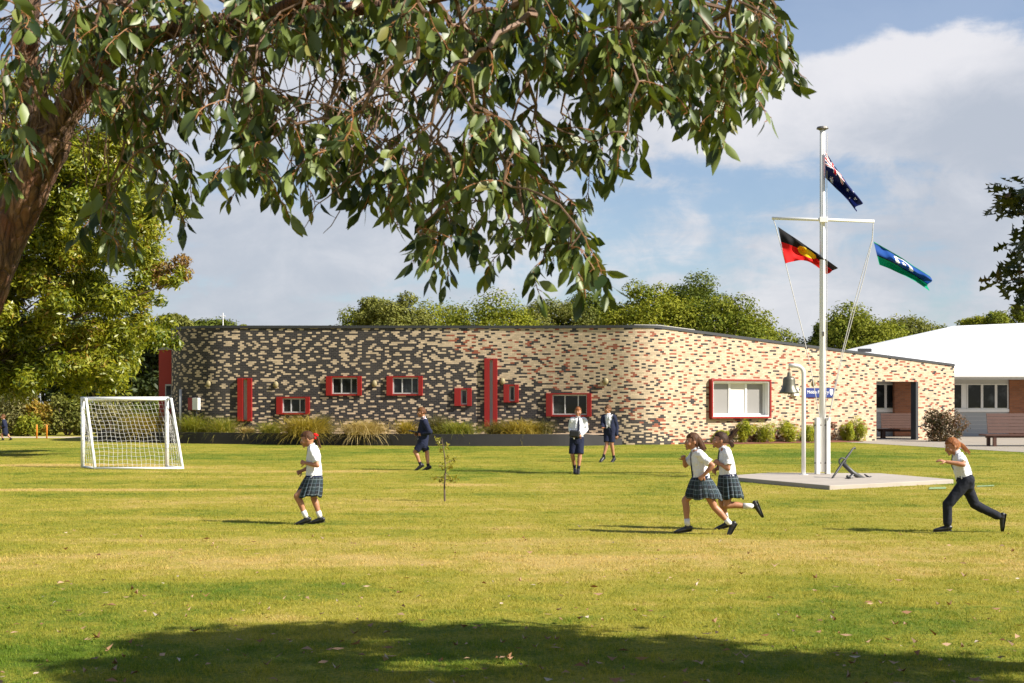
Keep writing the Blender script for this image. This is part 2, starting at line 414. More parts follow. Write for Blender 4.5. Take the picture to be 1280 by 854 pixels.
for rep in range(2):
  for (j,b_) in order:
    if taken[j,b_]: continue
    i=min(max(b_*2-(j%2),0),NU-1); py=cellpy(i,j); px=PXc[i]; near=max(0,1-abs(px-bound(py))/80)
    if base[j,b_]==CHAR:
        low=py>490+8*noise.noise(Vector((b_*.1,0,1)))
        if pr.random()<((.42 if low else .46) if rep==0 else (.84 if low else .83))*(1-.5*near): continue
        if low: k=pr.choice([0,0,0,0,0,8,1,2,8,4])
        else: k=pr.choice([0,0,0,1,2,3,4,5,6,7,9,10,8,12,3,0,1,2]) if rep==0 else pr.choice([0,0,1,2])
    else:
        rt=min(1,max(0,(px-800)/150)); k=pr.choice([0,0,0,0,0,8,8,8,1,2]) 
        if rep==0 and pr.random()<.12+.40*rt: continue
        if rep==1 and pr.random()<.50+.42*rt: continue
    cells=[(a,c) for a,c in motif(j,b_,k) if 0<=a<NR and 0<=c<nb]
    if any(base[a,c]!=base[j,b_] or taken[a,c] for a,c in cells): continue
    halo=set(cells)
    for a,c in cells: halo.update(nbrs(a,c)); halo.update([(a,c-2),(a,c+2)] if base[j,b_]==CREAM and pr.random()<.5 else [])
    if any(0<=a<NR and 0<=c<nb and cl[a,c]!=base[a,c] for a,c in halo) and pr.random()>.04+.25*near: continue
    if base[j,b_]==CREAM:
        for a,c in cells: cl[a,c]=RED if pr.random()<.40+.18*rt else CHAR
    else:
        for a,c in cells: cl[a,c]=CREAM
    for a,c in cells: taken[a,c]=True
for j in range(NR):
    for b_ in range(nb):
        i=min(max(b_*2-(j%2),0),NU-1); py=cellpy(i,j); px=PXc[i]
        if base[j,b_]==CREAM and py>505 and px<870:
            g=noise.noise(Vector((b_*.16,j*.28,5)))+(py-530)/60-max(0,px-820)/70
            if g>.22 and pr.random()<.66: cl[j,b_]=CHAR
V=[];Fc=[];FCc=[];UV=[]
us=[i*CW for i in range(NU+1)]; XY=[at_u(u) for u in us]; TOP=[top(u) for u in us]
hole=lambda i,j: any(a<=i<b_ and c<=j<d_ for a,b_,c,d_,k in holes)
shade_b={}
for j in range(NR):
    for i in range(NU):
        z0=j*CH; z1=z0+CH
        if hole(i,j) or (z0>=TOP[i] and z0>=TOP[i+1]): continue
        a=len(V)
        za,zb=min(z1,TOP[i]),min(z1,TOP[i+1])
        V+=[(*XY[i],min(z0,TOP[i])),(*XY[i+1],min(z0,TOP[i+1])),(*XY[i+1],zb),(*XY[i],za)]; Fc.append((a,a+1,a+2,a+3))
        bb=bid(i,j); k=cl[j,min(bb,nb-1)]
        s=shade_b.setdefault((j,bb),pr.uniform(.82,1.15))
        cc={CHAR:(.034,.031,.033),CREAM:(.56,.43,.29),RED:(.30,.085,.045)}[k]
        FCc.append((cc[0]*s,cc[1]*s,cc[2]*s,1))
        h=(i+(j%2))%2; UV+=[(h*.5,0),(h*.5+.5,0),(h*.5+.5,1),(h*.5,1)]
m_brick,t,b=material('patterned_brick')
uvn=t.new('ShaderNodeUVMap',uv_map='UVMap').outputs[0]; sp=t.new('ShaderNodeSeparateXYZ'); t.l.new(uvn,sp.inputs[0])
def edge(x,wd): return t.math('LESS_THAN',t.math('SUBTRACT',.5,t.math('ABSOLUTE',t.math('SUBTRACT',x,.5))),wd)
mort=t.math('MAXIMUM',edge(sp.outputs[0],.021),edge(sp.outputs[1],.058))
bc=t.at('brick','Color')
mcol=t.mix(.72,bc,(.20,.17,.135))
c=t.mix(mort,bc,mcol)
nn=t.noise(t.pos(),1.1,5,.6); c=t.mix(t.math('MULTIPLY',t.ss(nn,.35,.75),.13),c,(.22,.18,.14))
t.l.new(c,b.inputs['Base Color']); b.inputs['Roughness'].default_value=.75; b.inputs['Specular IOR Level'].default_value=.3
bn=t.new('ShaderNodeBump'); bn.inputs['Strength'].default_value=.5; bn.inputs['Distance'].default_value=.008
t.l.new(t.math('SUBTRACT',1.0,mort),bn.inputs['Height']); t.l.new(bn.outputs[0],b.inputs['Normal'])
school=thing('school_building','long brick building with curved corners in charcoal, cream and red brick, red shutters','building',(0,58,0))
INV=Matrix.Translation((0,-58,0))
def wl(mb): mb.v=[(x,y-58,z) for x,y,z in mb.v]; return mb
mb=MB(); mb.v=V; mb.f=Fc; wl(mb); me=mb.mesh('wall')
attr(me,'brick',FCc,'FLOAT_COLOR','FACE'); uv=me.uv_layers.new(name='UVMap'); uv.data.foreach_set('uv',np.array(UV,dtype=np.float32).ravel())
link('brick_wall',me,m_brick,school)
m_cap=simple('charcoal_flashing',(.055,.057,.062),.45,.1,3,metal=.3)
m_capl=simple('pale_flashing',(.42,.40,.37),.5,.1,3)
m_red=simple('red_panel',(.26,.008,.008),.42,.12,2.5)
m_redf=simple('red_frame',(.27,.014,.010),.4,.1,2.5)
m_white=simple('white_paint',(.80,.79,.77),.45,.06,3)
m_alum=simple('pale_aluminium',(.52,.51,.50),.4,.08,4)
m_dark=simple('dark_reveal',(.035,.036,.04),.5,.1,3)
m_glass,t,b=material('window_glass'); b.inputs['Base Color'].default_value=(.018,.02,.022,1); b.inputs['Roughness'].default_value=.06; b.inputs['Specular IOR Level'].default_value=.3
n=t.noise(t.pos(),1.7,3,.5); t.l.new(t.mix(t.ss(n,.5,.72),(.014,.016,.018),(.07,.08,.085)),b.inputs['Base Color'])
m_blind=simple('roller_blind',(.62,.59,.54),.8,.05,2); m_blindg=simple('grey_blind',(.24,.23,.22),.35,.06,2)
# parapet capping, following the plan
def ribbon(u0,u1,dz0,dz1,off0,off1,n=220):
    mb=MB(); 
    for i in range(n+1):
        u=u0+(u1-u0)*i/n; p=at_u(u); q=at_u(min(u+.05,LEN)); r=at_u(max(u-.05,0)); tv=(q-r)/np.linalg.norm(q-r); nv=np.array([tv[1],-tv[0]])
        a=p+nv*off0; c=p+nv*off1; z=top(u)
        mb.v+=[(a[0],a[1]-58,z+dz0),(a[0],a[1]-58,z+dz1),(c[0],c[1]-58,z+dz1),(c[0],c[1]-58,z+dz0)]
    for i in range(n):
        for k in range(4): mb.f.append((i*4+k,i*4+(k+1)%4,i*4+4+(k+1)%4,i*4+4+k))
    mb.f+= [(0,3,2,1),(n*4,n*4+1,n*4+2,n*4+3)]
    return mb
ribbon(0,LEN,-.075,.035,.035,-.30).build('parapet_capping',m_cap,school)
ribbon(u_px(793),u_px(868),.036,.062,.03,-.28,60).build('lit_capping_edge',m_capl,school)  # pale strip paints the lit edge of the dark capping round the corner
# inner leaf, roof, back
roofp=[tuple(at_u(u)) for u in np.linspace(.4,u_px(1080),120)]
bk=[(roofp[-1][0]-1.2,68.5),(-14.3,68.5)]
mb=MB(); poly=[(x*.999,y+.25) for x,y in roofp]+bk; n=len(poly)
mb.v=[(x,y-58,3.15 if x>9 else 4.3-(max(0,x-5.6))*.09) for x,y in poly]; mb.f=[tuple(range(n))]
mb.build('roof',m_cap,school)
mb=MB().add([(roofp[-1][0],roofp[-1][1]+.3-58,0),(bk[0][0],10.5,0),(bk[0][0],10.5,3.1),(roofp[-1][0],roofp[-1][1]+.3-58,3.1)],[(0,1,2,3)]).add([(bk[0][0],10.5,0),(-14.4,10.5,0),(-14.4,10.5,4.3),(bk[0][0],10.5,3.1)],[(0,1,2,3)])
mb.build('rear_wall',m_cap,school)
# back face of the free-standing screen wall at the right
ud0=holes[-1][1]*CW
def off(u,d):
    p=at_u(u); q=at_u(min(u+.05,LEN)); r=at_u(max(u-.05,0)); tv=(q-r)/np.linalg.norm(q-r); nv=np.array([tv[1],-tv[0]]); return p+nv*d
mb=MB(); a=off(ud0,-.35); c=off(LEN,-.35); e=off(LEN,-.002)
mb.add([(*a,0),(*c,0),(*c,3.4),(*a,top(ud0)-.04)],[(0,1,2,3)]).add([(*c,0),(*e,0),(*e,3.4),(*c,3.4)],[(0,1,2,3)])
a2=off(holes[-1][0]*CW,-.35); zt=holes[-1][3]*CH
mb.add([(*a2,zt),(*a,zt),(*a,top(ud0)-.04),(*a2,top(ud0)-.02)],[(0,1,2,3)])
wl(mb).build('screen_back',m_conc,school)
# windows
def wall_frame(hi):
    i0,i1,j0,j1,k=holes[hi]
    u0,u1=i0*CW,i1*CW; p0,p1=at_u(u0),at_u(u1); tv=(p1-p0); L=np.linalg.norm(tv); tv/=L; nv=np.array([tv[1],-tv[0]])
    M=Matrix(((tv[0],-nv[0],0,p0[0]),(tv[1],-nv[1],0,p0[1]-58),(0,0,1,0),(0,0,0,1)))  # local x along wall, y INTO wall
    return M,L,j0*CH,j1*CH,k
def frame(mb,x0,x1,z0,z1,w,y0,y1,M):
    mb.box(x0,x1,y0,y1,z0,z0+w,M); mb.box(x0,x1,y0,y1,z1-w,z1,M)
    mb.box(x0,x0+w,y0,y1,z0+w+.001,z1-w-.001,M); mb.box(x1-w,x1,y0,y1,z0+w+.001,z1-w-.001,M)
def pane(x0,x1,z0,z1,y,M,par,mat=None,name='pane'):
    MB().add([M@Vector(q) for q in [(x0,y,z0),(x1,y,z0),(x1,y,z1),(x0,y,z1)]],[(0,1,2,3)]).build(name,mat or m_glass,par)
for hi in range(len(holes)):
    M,L,z0,z1,k=wall_frame(hi)
    rv=MB()
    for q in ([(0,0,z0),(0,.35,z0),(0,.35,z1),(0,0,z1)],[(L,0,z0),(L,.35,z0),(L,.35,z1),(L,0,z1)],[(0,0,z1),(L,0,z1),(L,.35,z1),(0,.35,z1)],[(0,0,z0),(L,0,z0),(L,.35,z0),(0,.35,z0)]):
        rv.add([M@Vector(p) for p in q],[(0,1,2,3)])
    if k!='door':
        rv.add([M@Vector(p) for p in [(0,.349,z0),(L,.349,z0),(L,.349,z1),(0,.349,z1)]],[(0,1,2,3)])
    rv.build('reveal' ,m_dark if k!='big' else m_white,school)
    f=MB()
    if k=='win':
        wl_,wr_=.24,.17
        frame(f,wl_,L-wr_,z0+.06,z1-.05,.045,.02,.09,M)
        iw=(L-wl_-wr_); 
        for q in (.36,.74): f.box(wl_+iw*q-.022,wl_+iw*q+.022,.025,.085,z0+.107,z1-.097,M)
        wo=f.build('window',m_alum,school)
        xs=[wl_+.045,wl_+iw*.36-.022,wl_+iw*.36+.022,wl_+iw*.74-.022,wl_+iw*.74+.022,L-wr_-.045]
        for q in range(3): pane(xs[2*q],xs[2*q+1],z0+.1,z1-.09,.06,M,wo)
        for (x0,x1) in ((0,wl_),(L-wr_,L)):
            MB().box(x0-.01,x1,-.07,.12,z0-.012,z1+.012,M).build('shutter',m_red,wo,bevel=.006)
        MB().box(wl_,L-wr_,-.05,.12,z0-.012,z0+.05,M).build('sill',m_redf,wo); MB().box(wl_,L-wr_,-.05,.12,z1-.045,z1+.012,M).build('lintel',m_redf,wo)
    elif k in('small','slit','tall'):
        a,c={'small':(.36,.74),'slit':(.38,.68),'tall':(.40,.66)}[k]; a*=L; c*=L
        frame(f,a,c,z0+.05,z1-.05,.05,.06,.12,M); wo=f.build('window',m_alum,school)
        pane(a+.05,c-.05,z0+.1,z1-.1,.09,M,wo,m_alum if k!='small' else m_glass)
        for (x0,x1) in ((0,a),(c,L)):
            MB().box(x0,x1,-.09,.10,z0-.012,z1+.012,M).build('shutter',m_red,wo,bevel=.006)
        MB().box(a,c,-.05,.12,z0-.010,z0+.048,M).build('sill',m_redf,wo); MB().box(a,c,-.05,.12,z1-.048,z1+.010,M).build('lintel',m_redf,wo)
    elif k=='big':
        frame(f,.10,L-.10,z0+.1,z1-.1,.06,.12,.20,M)
        for q in (.36,.66): f.box(.1+(L-.2)*q-.05,.1+(L-.2)*q+.05,.12,.20,z0+.161,z1-.161,M)
        wo=f.build('window',m_white,school)
        x=[.16,.1+(L-.2)*.36-.05,.1+(L-.2)*.36+.05,.1+(L-.2)*.66-.05,.1+(L-.2)*.66+.05,L-.16]
        for q in range(3): pane(x[2*q],x[2*q+1],z0+.16,z1-.16,.16,M,wo,(m_blindg,m_blind,m_blindg)[q])
        g=MB(); frame(g,-.03,L+.03,z0-.03,z1+.03,.075,-.20,.03,M); g.build('surround',m_redf,wo,bevel=.006)
        g=MB(); frame(g,.045,L-.045,z0+.045,z1-.045,.05,-.15,.115,M); g.build('lining',m_white,wo)
    else:
        MB().box(L-.15,L-.005,-.01,.30,0,z1-.01,M).build('jamb_post',m_dark,school)
# round wall lamps
m_lamp=simple('wall_lamp_shade',(.27,.22,.11),.6,.1,8)
def wall_M(px,py):
    u=u_px(px); p=at_u(u); a=at_u(u-.1); c=at_u(u+.1); tv=(c-a)/np.linalg.norm(c-a); nv=np.array([tv[1],-tv[0]])
    return Matrix(((tv[0],-nv[0],0,p[0]),(tv[1],-nv[1],0,p[1]-58),(0,0,1,z_py(py,u)),(0,0,0,1)))
for px,py in ((260.5,480),(344.7,481),(468,480),(628,477),(757,477),(1017,479)):
    M=wall_M(px,py); v,f=sphere((0,0,0),(.115,.07,.135),14,10)
    MB().add([M@Vector((x,min(y,.0)*1.4,z*(1.1 if z>0 else 1))) for x,y,z in v],f).build('wall_lamp',m_lamp,school,smooth=True)
# meter box, pipe
M=wall_M(243,505)
MB().box(.03,.36,-.16,-.003,-.25,.25,M).build('meter_box',m_white,school,bevel=.012)
MB().box(-.29,.028,-.10,-.003,-.26,.26,M).build('meter_box_door',m_red,school,bevel=.008)
MB().tube([M@Vector((.19,-.06,-.25)),M@Vector((.19,-.06,-1.0))],.03).build('conduit',m_cap,school)
p=at_u(u_px(228)); MB().tube([(p[0]-.05,p[1]-.12-58,.1),(p[0]-.05,p[1]-.12-58,2.25)],.055).build('downpipe',m_alum,school,smooth=True)
# blue wall sign, white notice box
M=wall_M(1022.5,491); m_blue=simple('sign_blue',(.013,.032,.17),.4,.06,3)
sg=MB().box(-.88,.88,-.05,-.004,-.20,.20,M).build('sign',m_blue,school)
def text(s,size,M,mat,par,name,align='RIGHT'):
    c=bpy.data.curves.new('txt','FONT'); c.body=s; c.size=size; c.align_x=align; c.align_y='CENTER'; c.extrude=.004
    o=bpy.data.objects.new('txt',c); COL.objects.link(o)
    dg=bpy.context.evaluated_depsgraph_get(); me=bpy.data.meshes.new_from_object(o.evaluated_get(dg)); bpy.data.objects.remove(o)
    me.transform(M); return link(name,me,mat,par)
m_wtxt=simple('white_lettering',(.8,.8,.8),.5,.03,3)
R=Matrix.Rotation(PI/2,4,'X')
text('Middle Primary',.20,M@Matrix.Translation((.56,-.056,.02))@R,m_wtxt,sg,'lettering')
MB().add([M@Vector(q) for q in [(.62,-.056,.14),(.80,-.056,.14),(.80,-.056,-.02),(.71,-.056,-.13),(.62,-.056,-.02)]],[(0,4,3,2,1)]).build('shield',m_wtxt,sg)
M=wall_M(993,490); MB().box(-.13,.13,-.14,-.004,-.17,.17,M).build('notice_box',m_white,school,bevel=.01)
# aerial on the roof
an=MB().tube([(-12.6,62.0,4.2),(-12.6,62.0,5.6)],.022).tube([(-12.72,62,5.45),(-12.48,62,5.45)],.02)
wl(an).build('aerial',m_white,school)
# ---- red block beyond the left end
redb=thing('red_block','red rendered block with a pale cap beyond the left end of the brick building','building',(-14.9,63,0))
def bx(name,mat,par,x0,x1,y0,y1,z0,z1,bev=0):
    L=par.matrix_basis.translation if False else par.location
    return MB().box(x0-L.x,x1-L.x,y0-L.y,y1-L.y,z0-L.z,z1-L.z).build(name,mat,par,bevel=bev)
m_redr=simple('red_render',(.40,.042,.032),.7,.12,1.2)
X=lambda px,D:(px-CX)/F*D
bx('wall',m_redr,redb,X(198.5,63),-14.2,63,69,0,4.02)
bx('cap',m_capl,redb,X(198,63)-.03,-14.2,62.95,69.05,4.022,4.13)
bx('door',m_red,redb,X(215.5,62.9),X(222.5,62.9),62.86,62.997,.6,3.45,.01)
wf=bx('window',m_alum,redb,X(206.8,63),X(215,63),62.95,62.997,1.45,2.5)
bx('pane',m_glass,wf,X(208,63)+14.9,X(214,63)+14.9,62.944-63,62.946-63,1.52,1.95); bx('pane',m_glass,wf,X(208,63)+14.9,X(214,63)+14.9,62.944-63,62.946-63,2.0,2.43)
# ================================================================ white-roofed building on the right
m_roofw,t,b=material('white_roof_sheet'); b.inputs['Roughness'].default_value=.4
n=t.noise(t.scale(t.pos(),(1,.25,1)),.9,4,.6); t.l.new(t.mix(t.ss(n,.3,.8),(.78,.78,.79),(.86,.86,.86)),b.inputs['Base Color'])
wv=t.new('ShaderNodeTexWave'); wv.inputs['Scale'].default_value=1.6; wv.bands_direction='X'; t.l.new(t.pos(),wv.inputs['Vector'])
bn=t.new('ShaderNodeBump'); bn.inputs['Strength'].default_value=.15; bn.inputs['Distance'].default_value=.03; t.l.new(wv.outputs[0],bn.inputs['Height']); t.l.new(bn.outputs[0],b.inputs['Normal'])
m_board=simple('grey_weatherboard',(.34,.36,.38),.6,.06,2)
m_bbrick,t,b=material('brown_brick')
sp=t.new('ShaderNodeSeparateXYZ'); t.l.new(t.obj(),sp.inputs[0]); cb=t.new('ShaderNodeCombineXYZ'); t.l.new(sp.outputs[0],cb.inputs[0]); t.l.new(sp.outputs[2],cb.inputs[1])
bt=t.new('ShaderNodeTexBrick'); t.l.new(cb.outputs[0],bt.inputs['Vector']); bt.inputs['Scale'].default_value=1; bt.inputs['Brick Width'].default_value=.24; bt.inputs['Row Height'].default_value=.086; bt.inputs['Mortar Size'].default_value=.006
bt.inputs['Color1'].default_value=(.33,.125,.055,1); bt.inputs['Color2'].default_value=(.22,.08,.04,1); bt.inputs['Mortar'].default_value=(.22,.15,.11,1)
t.l.new(bt.outputs[0],b.inputs['Base Color']); b.inputs['Roughness'].default_value=.8
hall=thing('hall_building','low building with broad white metal roof and brown brick piers at the right','building',(22,70.5,0))
hx,hy=22,70.5
def hb(name,mat,x0,x1,y0,y1,z0,z1,par=None,bev=0):
    return MB().box(x0-hx,x1-hx,y0-hy,y1-hy,z0,z1).build(name,mat,par or hall,bevel=bev)
YW=70.5
hb('lower_wall',m_board,13.5,X(1261,YW)-.002,YW,YW+.2,0,1.22)
for z in np.arange(.2,1.2,.2): hb('board_strip',m_alum,13.5,X(1261,YW)-.01,YW-.012,YW-.001,z,z+.018)  # thin pale strips standing proud along the boards
hb('sill_band',m_white,13.5,X(1261,YW)-.004,YW-.08,YW+.15,1.222,1.36)
hb('upper_wall',m_alum,13.5,X(1261,YW)-.004,YW,YW+.2,2.62,2.99)
hb('brick_wall',m_bbrick,X(1261,YW),34,YW-.10,YW+.3,0,2.99)
hb('brick_pier',m_bbrick,X(1118,YW-.4),X(1144,YW-.4),YW-.45,YW-.09,0,2.99)
hb('end_wall',m_board,13.5,13.7,YW+.21,84,0,2.99)
fr=[X(p,YW) for p in (1090,1107,1121,1150,1175,1203,1208.5,1227.5,1245,1260.6)]
for a,c in zip(fr[:-1],fr[1:]):
    if c-a<.32: hb('mullion_panel',m_white,a+.003,c-.003,YW+.02,YW+.12,1.362,2.618); continue
    f=MB(); frame(f,a+.003-hx,c-.003-hx,1.362,2.618,.055,YW-hy-.02,YW-hy+.10,Matrix.Identity(4)); wo=f.build('window',m_white,hall)
    MB().add([(a+.058-hx,.04,1.42),(c-.058-hx,.04,1.42),(c-.058-hx,.04,2.56),(a+.058-hx,.04,2.56)],[(0,1,2,3)]).build('pane',m_glass,wo)
# roof: eave, hip and main slope
E0=Vector((12.8,68.6,3.08)); E1=Vector((40,68.6,3.08)); R0=P(1192,407.5,82.5); R1=P(1320,401.5,81)
R1=Vector((40,81.6,R0.z+.55)); B0=Vector((12.8,96,3.08)); B1=Vector((40,96,3.08))
o=Vector((hx,hy,0)); th=Vector((0,0,-.12))
mb=MB(); pts=[E0,E1,R1,R0,B0,B1]; mb.v=[tuple(p-o) for p in pts]+[tuple(p-o+th) for p in pts]
mb.f=[(0,1,2,3),(0,3,4),(3,2,5,4),(1,5,2),(7,6,9,8),(6,10,9),(9,10,11,8),(7,8,11),(0,6,7,1),(0,4,10,6),(4,5,11,10),(1,7,11,5)]
mb.build('roof',m_roofw,hall)
hb('gutter',m_white,12.75,40,68.46,68.60,2.90,3.10,bev=.03)
hb('fascia',m_alum,12.8,40,68.605,68.64,2.80,2.955)
hb('soffit',m_board,12.8,40,68.645,YW+.1,2.86,2.90)
MB().box(X(1080,71)-hx-.0,X(1096,71)-hx,72.0-hy,72.3-hy,4.25,4.42).build('roof_vent',m_dark,hall)
# ---- timber benches
m_tim=simple('dark_stained_timber',(.085,.035,.022),.55,.3,5,bump=.2,bscale=30)
def bench(name,label,loc,rz,L,back=True,h=.5,bh=.75,depth=.62):
    r=thing(name,label,'bench',loc,rz,'timber benches by the covered walkway')
    s=MB(); n=5
    for i in range(n): s.box(-L/2,L/2,-depth/2+i*depth/n+.008,-depth/2+(i+1)*depth/n-.008,h-.06,h)
    s.build('seat',m_tim,r)
    for sx in (-1,1):
        MB().box(sx*(L/2-.35)-.06,sx*(L/2-.35)+.06,-depth/2+.04,-depth/2+.16,0,h-.062).build('leg',m_tim,r)
        MB().box(sx*(L/2-.35)-.06,sx*(L/2-.35)+.06,depth/2-.16,depth/2-.04,0,h-.062).build('leg',m_tim,r)
    MB().box(-L/2+.12,L/2-.12,-.05,.05,h-.14,h-.064).build('bearer',m_tim,r)
    if back:
        bk=MB(); M=Matrix.Translation((0,depth/2-.02,h+.02))@Matrix.Rotation(-.22,4,'X'); n=6
        for i in range(n): bk.box(-L/2+.35,L/2,-.02,.02,i*bh/n+.006,(i+1)*bh/n-.006,M)
        for sx in (-.25,.6,1): bk.box(sx*(L/2)-.08,sx*(L/2)-.02,.021,.07,-.1,bh,M)
        bk.build('backrest',m_tim,r)
    return r
bench('bench','dark timber slatted bench with a tall sloping back at the right edge of the lawn',(X(1290,55),54.9,0),.0,3.9,True,.47,.80,.9)
bench('bench','dark timber bench seen through the doorway of the brick wall',(X(1125,66.8),66.8,0),0,2.3,True,.46,.72,.6)
# ================================================================ planting
m_tuft=leafmat('tuft_green',(.14,.18,.02),(.30,.28,.045),.6,.35,c2=(.34,.26,.09))
m_straw=leafmat('tuft_straw',(.32,.24,.085),(.52,.40,.18),.6,.3)
m_gold=leafmat('tuft_gold',(.20,.17,.02),(.42,.31,.05),.6,.3)
m_darkt=leafmat('tuft_dark',(.05,.06,.02),(.15,.13,.04),.6,.3,c2=(.22,.15,.05))
def tuft(mat,loc,w_,h_,N,name,label,cat='grass clump',group=None,droop=1.0,bw=.018,seed=0):
    r=np.random.default_rng(seed+11); ns=5
    a=r.uniform(0,2*PI,N); tilt=np.abs(r.normal(0,.8,N)); L=h_*r.uniform(.55,1.25,N)*(1+.25*np.minimum(tilt,1.2))
    bx0=r.normal(0,w_*.16,N); by0=r.normal(0,w_*.12,N)
    V=np.zeros((N,ns+1,2,3)); x=bx0.copy(); y=by0.copy(); z=np.zeros(N); e=tilt.copy()
    wob=r.uniform(-1,1,N)
    for k in range(ns+1):
        wv=bw*(1-k/ns*.85)*r.uniform(.8,1.2,N)
        px=-np.sin(a+wob)*wv/2; py=np.cos(a+wob)*wv/2
        V[:,k,0]=np.stack([x-px,y-py,z],1); V[:,k,1]=np.stack([x+px,y+py,z],1)
        st=L/ns; sp=(w_/h_)*.8
        x=x+np.cos(a)*np.sin(e)*st*min(sp,1.6); y=y+np.sin(a)*np.sin(e)*st*min(sp,1.2); z=z+np.cos(e)*st
        e=e+droop*r.uniform(.15,.5,N)*(.5+k/ns)
    V=V.reshape(-1,3); b0=(np.arange(N)*(ns+1)*2)[:,None]
    q=np.concatenate([b0+np.array([[2*k,2*k+1,2*k+3,2*k+2]]) for k in range(ns)])
    me=np_mesh('blades',V,[q]); attr(me,'tint',np.repeat(r.uniform(0,1,N),(ns+1)*2))
    root=link(name,me,mat,None,loc); tag(root,label,cat,group); return root
# ---- raised bed with its dark retaining wall
m_ret=simple('dark_block',(.026,.024,.024),.85,.2,2,bump=.4,bscale=25)
m_mulch=simple('mulch',(.36,.26,.17),.95,.35,3,bump=.8,bscale=30)
m_redm=simple('red_mulch',(.17,.06,.03),.95,.35,3,bump=.8,bscale=30)
def ctl(pts,k=10): return cr([Vector((*p,0)) for p in pts],[1]*len(pts),k)[0]
rw=ctl([(X(122,61.5),61.5),(X(180,60.6),60.6),(X(228,59.2),58.8),(X(320,57.6),57.6),(X(400,56.6),56.6),(X(550,55.3),55.3),(X(690,55.2),55.2),(X(745,55.8),55.9),(X(778,56.7),56.75)])
mb=MB(); hh=.46; n=len(rw)
for i,p in enumerate(rw):
    tv=(rw[min(i+1,n-1)]-rw[max(i-1,0)]).normalized(); nv=Vector((-tv.y,tv.x,0)); q=p+nv*.2
    h2=hh*(1 if i<n-14 else max(.30,1-(i-(n-14))/14*.5))
    mb.v+=[(p.x,p.y,-.02),(p.x,p.y,h2),(q.x,q.y,h2),(q.x,q.y,-.02)]
for i in range(n-1):
    for k in range(4): mb.f.append((i*4+k,i*4+4+k,i*4+4+(k+1)%4,i*4+(k+1)%4))
mb.f+=[(0,1,2,3),(n*4-1,n*4-2,n*4-3,n*4-4)]
rwo=mb.build('retaining_wall',m_ret); tag(rwo,'low dark block retaining wall of the garden bed before the charcoal brick wall','wall')
mb=MB(); fr_=[(q.x,q.y+.15,.42) for q in rw[:-3]]; bk_=[]
for q in rw[:-3]:
    px=CX+F*q.x/q.y
    if px<222: bk_.append((X(max(px,100),62.9),62.9,.45))
    else: p=at_u(u_px(px)); bk_.append((p[0],p[1]-.003,.45))
m_=len(fr_); mb.v=fr_+bk_; mb.f=[(i,i+1,m_+i+1,m_+i) for i in range(m_-1)]
tag(mb.build('garden_bed',m_mulch),'pale mulch of the raised bed along the brick wall','garden bed',kind='structure')
GR='grass clumps in the raised bed'
T=[ # px, D, width, height, N, mat, droop, label
 (183,60.9,2.0,1.15,900,m_gold,1.1,'big golden grass clump seen through the goal net'),
 (243,59.6,1.5,.95,600,m_tuft,.9,'yellow-green grass clump below the meter box'),
 (278,59.0,1.5,.80,520,m_tuft,.8,'green grass clump right of the meter box, beside the narrow red window'),
 (310,58.0,.8,.38,260,m_straw,1.0,'small straw tuft below the narrow red window'),
 (338,58.0,1.2,.62,350,m_tuft,.9,'low green clump below the left side of the lowest small window'),
 (381,56.9,2.0,1.0,950,m_gold,1.2,'large yellow-green arching grass clump spilling over the wall behind the ponytailed girl'),
 (404,57.6,.9,1.0,300,m_darkt,.8,'darker upright clump behind the large arching grass clump'),
 (455,56.3,2.2,.80,1000,m_straw,1.35,'broad straw-coloured clump flopping over the retaining wall'),
 (508,56.9,1.0,.75,360,m_gold,1.0,'golden clump behind the boy in the navy blazer'),
 (548,57.1,1.2,.95,420,m_darkt,.9,'dark brown clump left of the tall red window'),
 (573,56.0,1.7,.72,650,m_tuft,1.2,'yellow-green clump in front of the sapling, at the bed edge'),
 (622,56.6,1.2,.72,400,m_darkt,1.0,'dark clump at the foot of the tall red window'),
 (650,56.4,1.9,.80,700,m_gold,1.2,'arching clump with golden strands right of the tall red window'),
 (674,57.0,1.5,.75,450,m_darkt,1.0,'dark clump at the right end of the raised bed')]
for i,(px,D,w_,h_,N,mt,dr,lb) in enumerate(T):
    tuft(mt,(X(px,D),D,.43),w_*.92,h_*.88,int(N*1.7),'grass_clump',lb,group=GR,droop=dr,bw=.024,seed=i*5)
# ---- leaf cloud used by shrubs and trees
def leaves(centers, radii, per, size, seed, asp=.5, flat=.75, up=.5, shell=.55, jit=.12):
    """4-vertex leaf blades over many clumps; returns verts, quads, tint"""
    r=np.random.default_rng(seed); V=[];T_=[]
    for c,rad,n in zip(centers,radii,per):
        d=r.normal(0,1,(n,3)); d/=np.linalg.norm(d,axis=1)[:,None]
        rr=rad*(shell+(1-shell)*r.uniform(0,1,n)**.5)*(1+r.normal(0,jit,n))
        p=np.array(c)+d*rr[:,None]*np.array([1,1,flat])
        nrm=d*.8+r.normal(0,.55,(n,3))+np.array([0,0,up]); nrm/=np.linalg.norm(nrm,axis=1)[:,None]
        t1=np.cross(nrm,r.normal(0,1,(n,3))); t1/=np.linalg.norm(t1,axis=1)[:,None]; t2=np.cross(nrm,t1)
        L=size*r.uniform(.6,1.3,n)[:,None]; W=L*asp*.5
        fold=nrm*L*r.uniform(-.15,.25,n)[:,None]
        V.append(np.stack([p-t1*L*.5,p-t2*W+fold*.3,p+t1*L*.5-fold,p+t2*W+fold*.3],1)); ct=r.uniform(-.18,.18)
        T_.append(np.clip(r.uniform(0,1,n)*.75+.12+ct,0,1))
    V=np.concatenate(V).reshape(-1,3); T_=np.repeat(np.concatenate(T_),4); n=len(V)//4
    return V,np.arange(n*4).reshape(n,4),T_
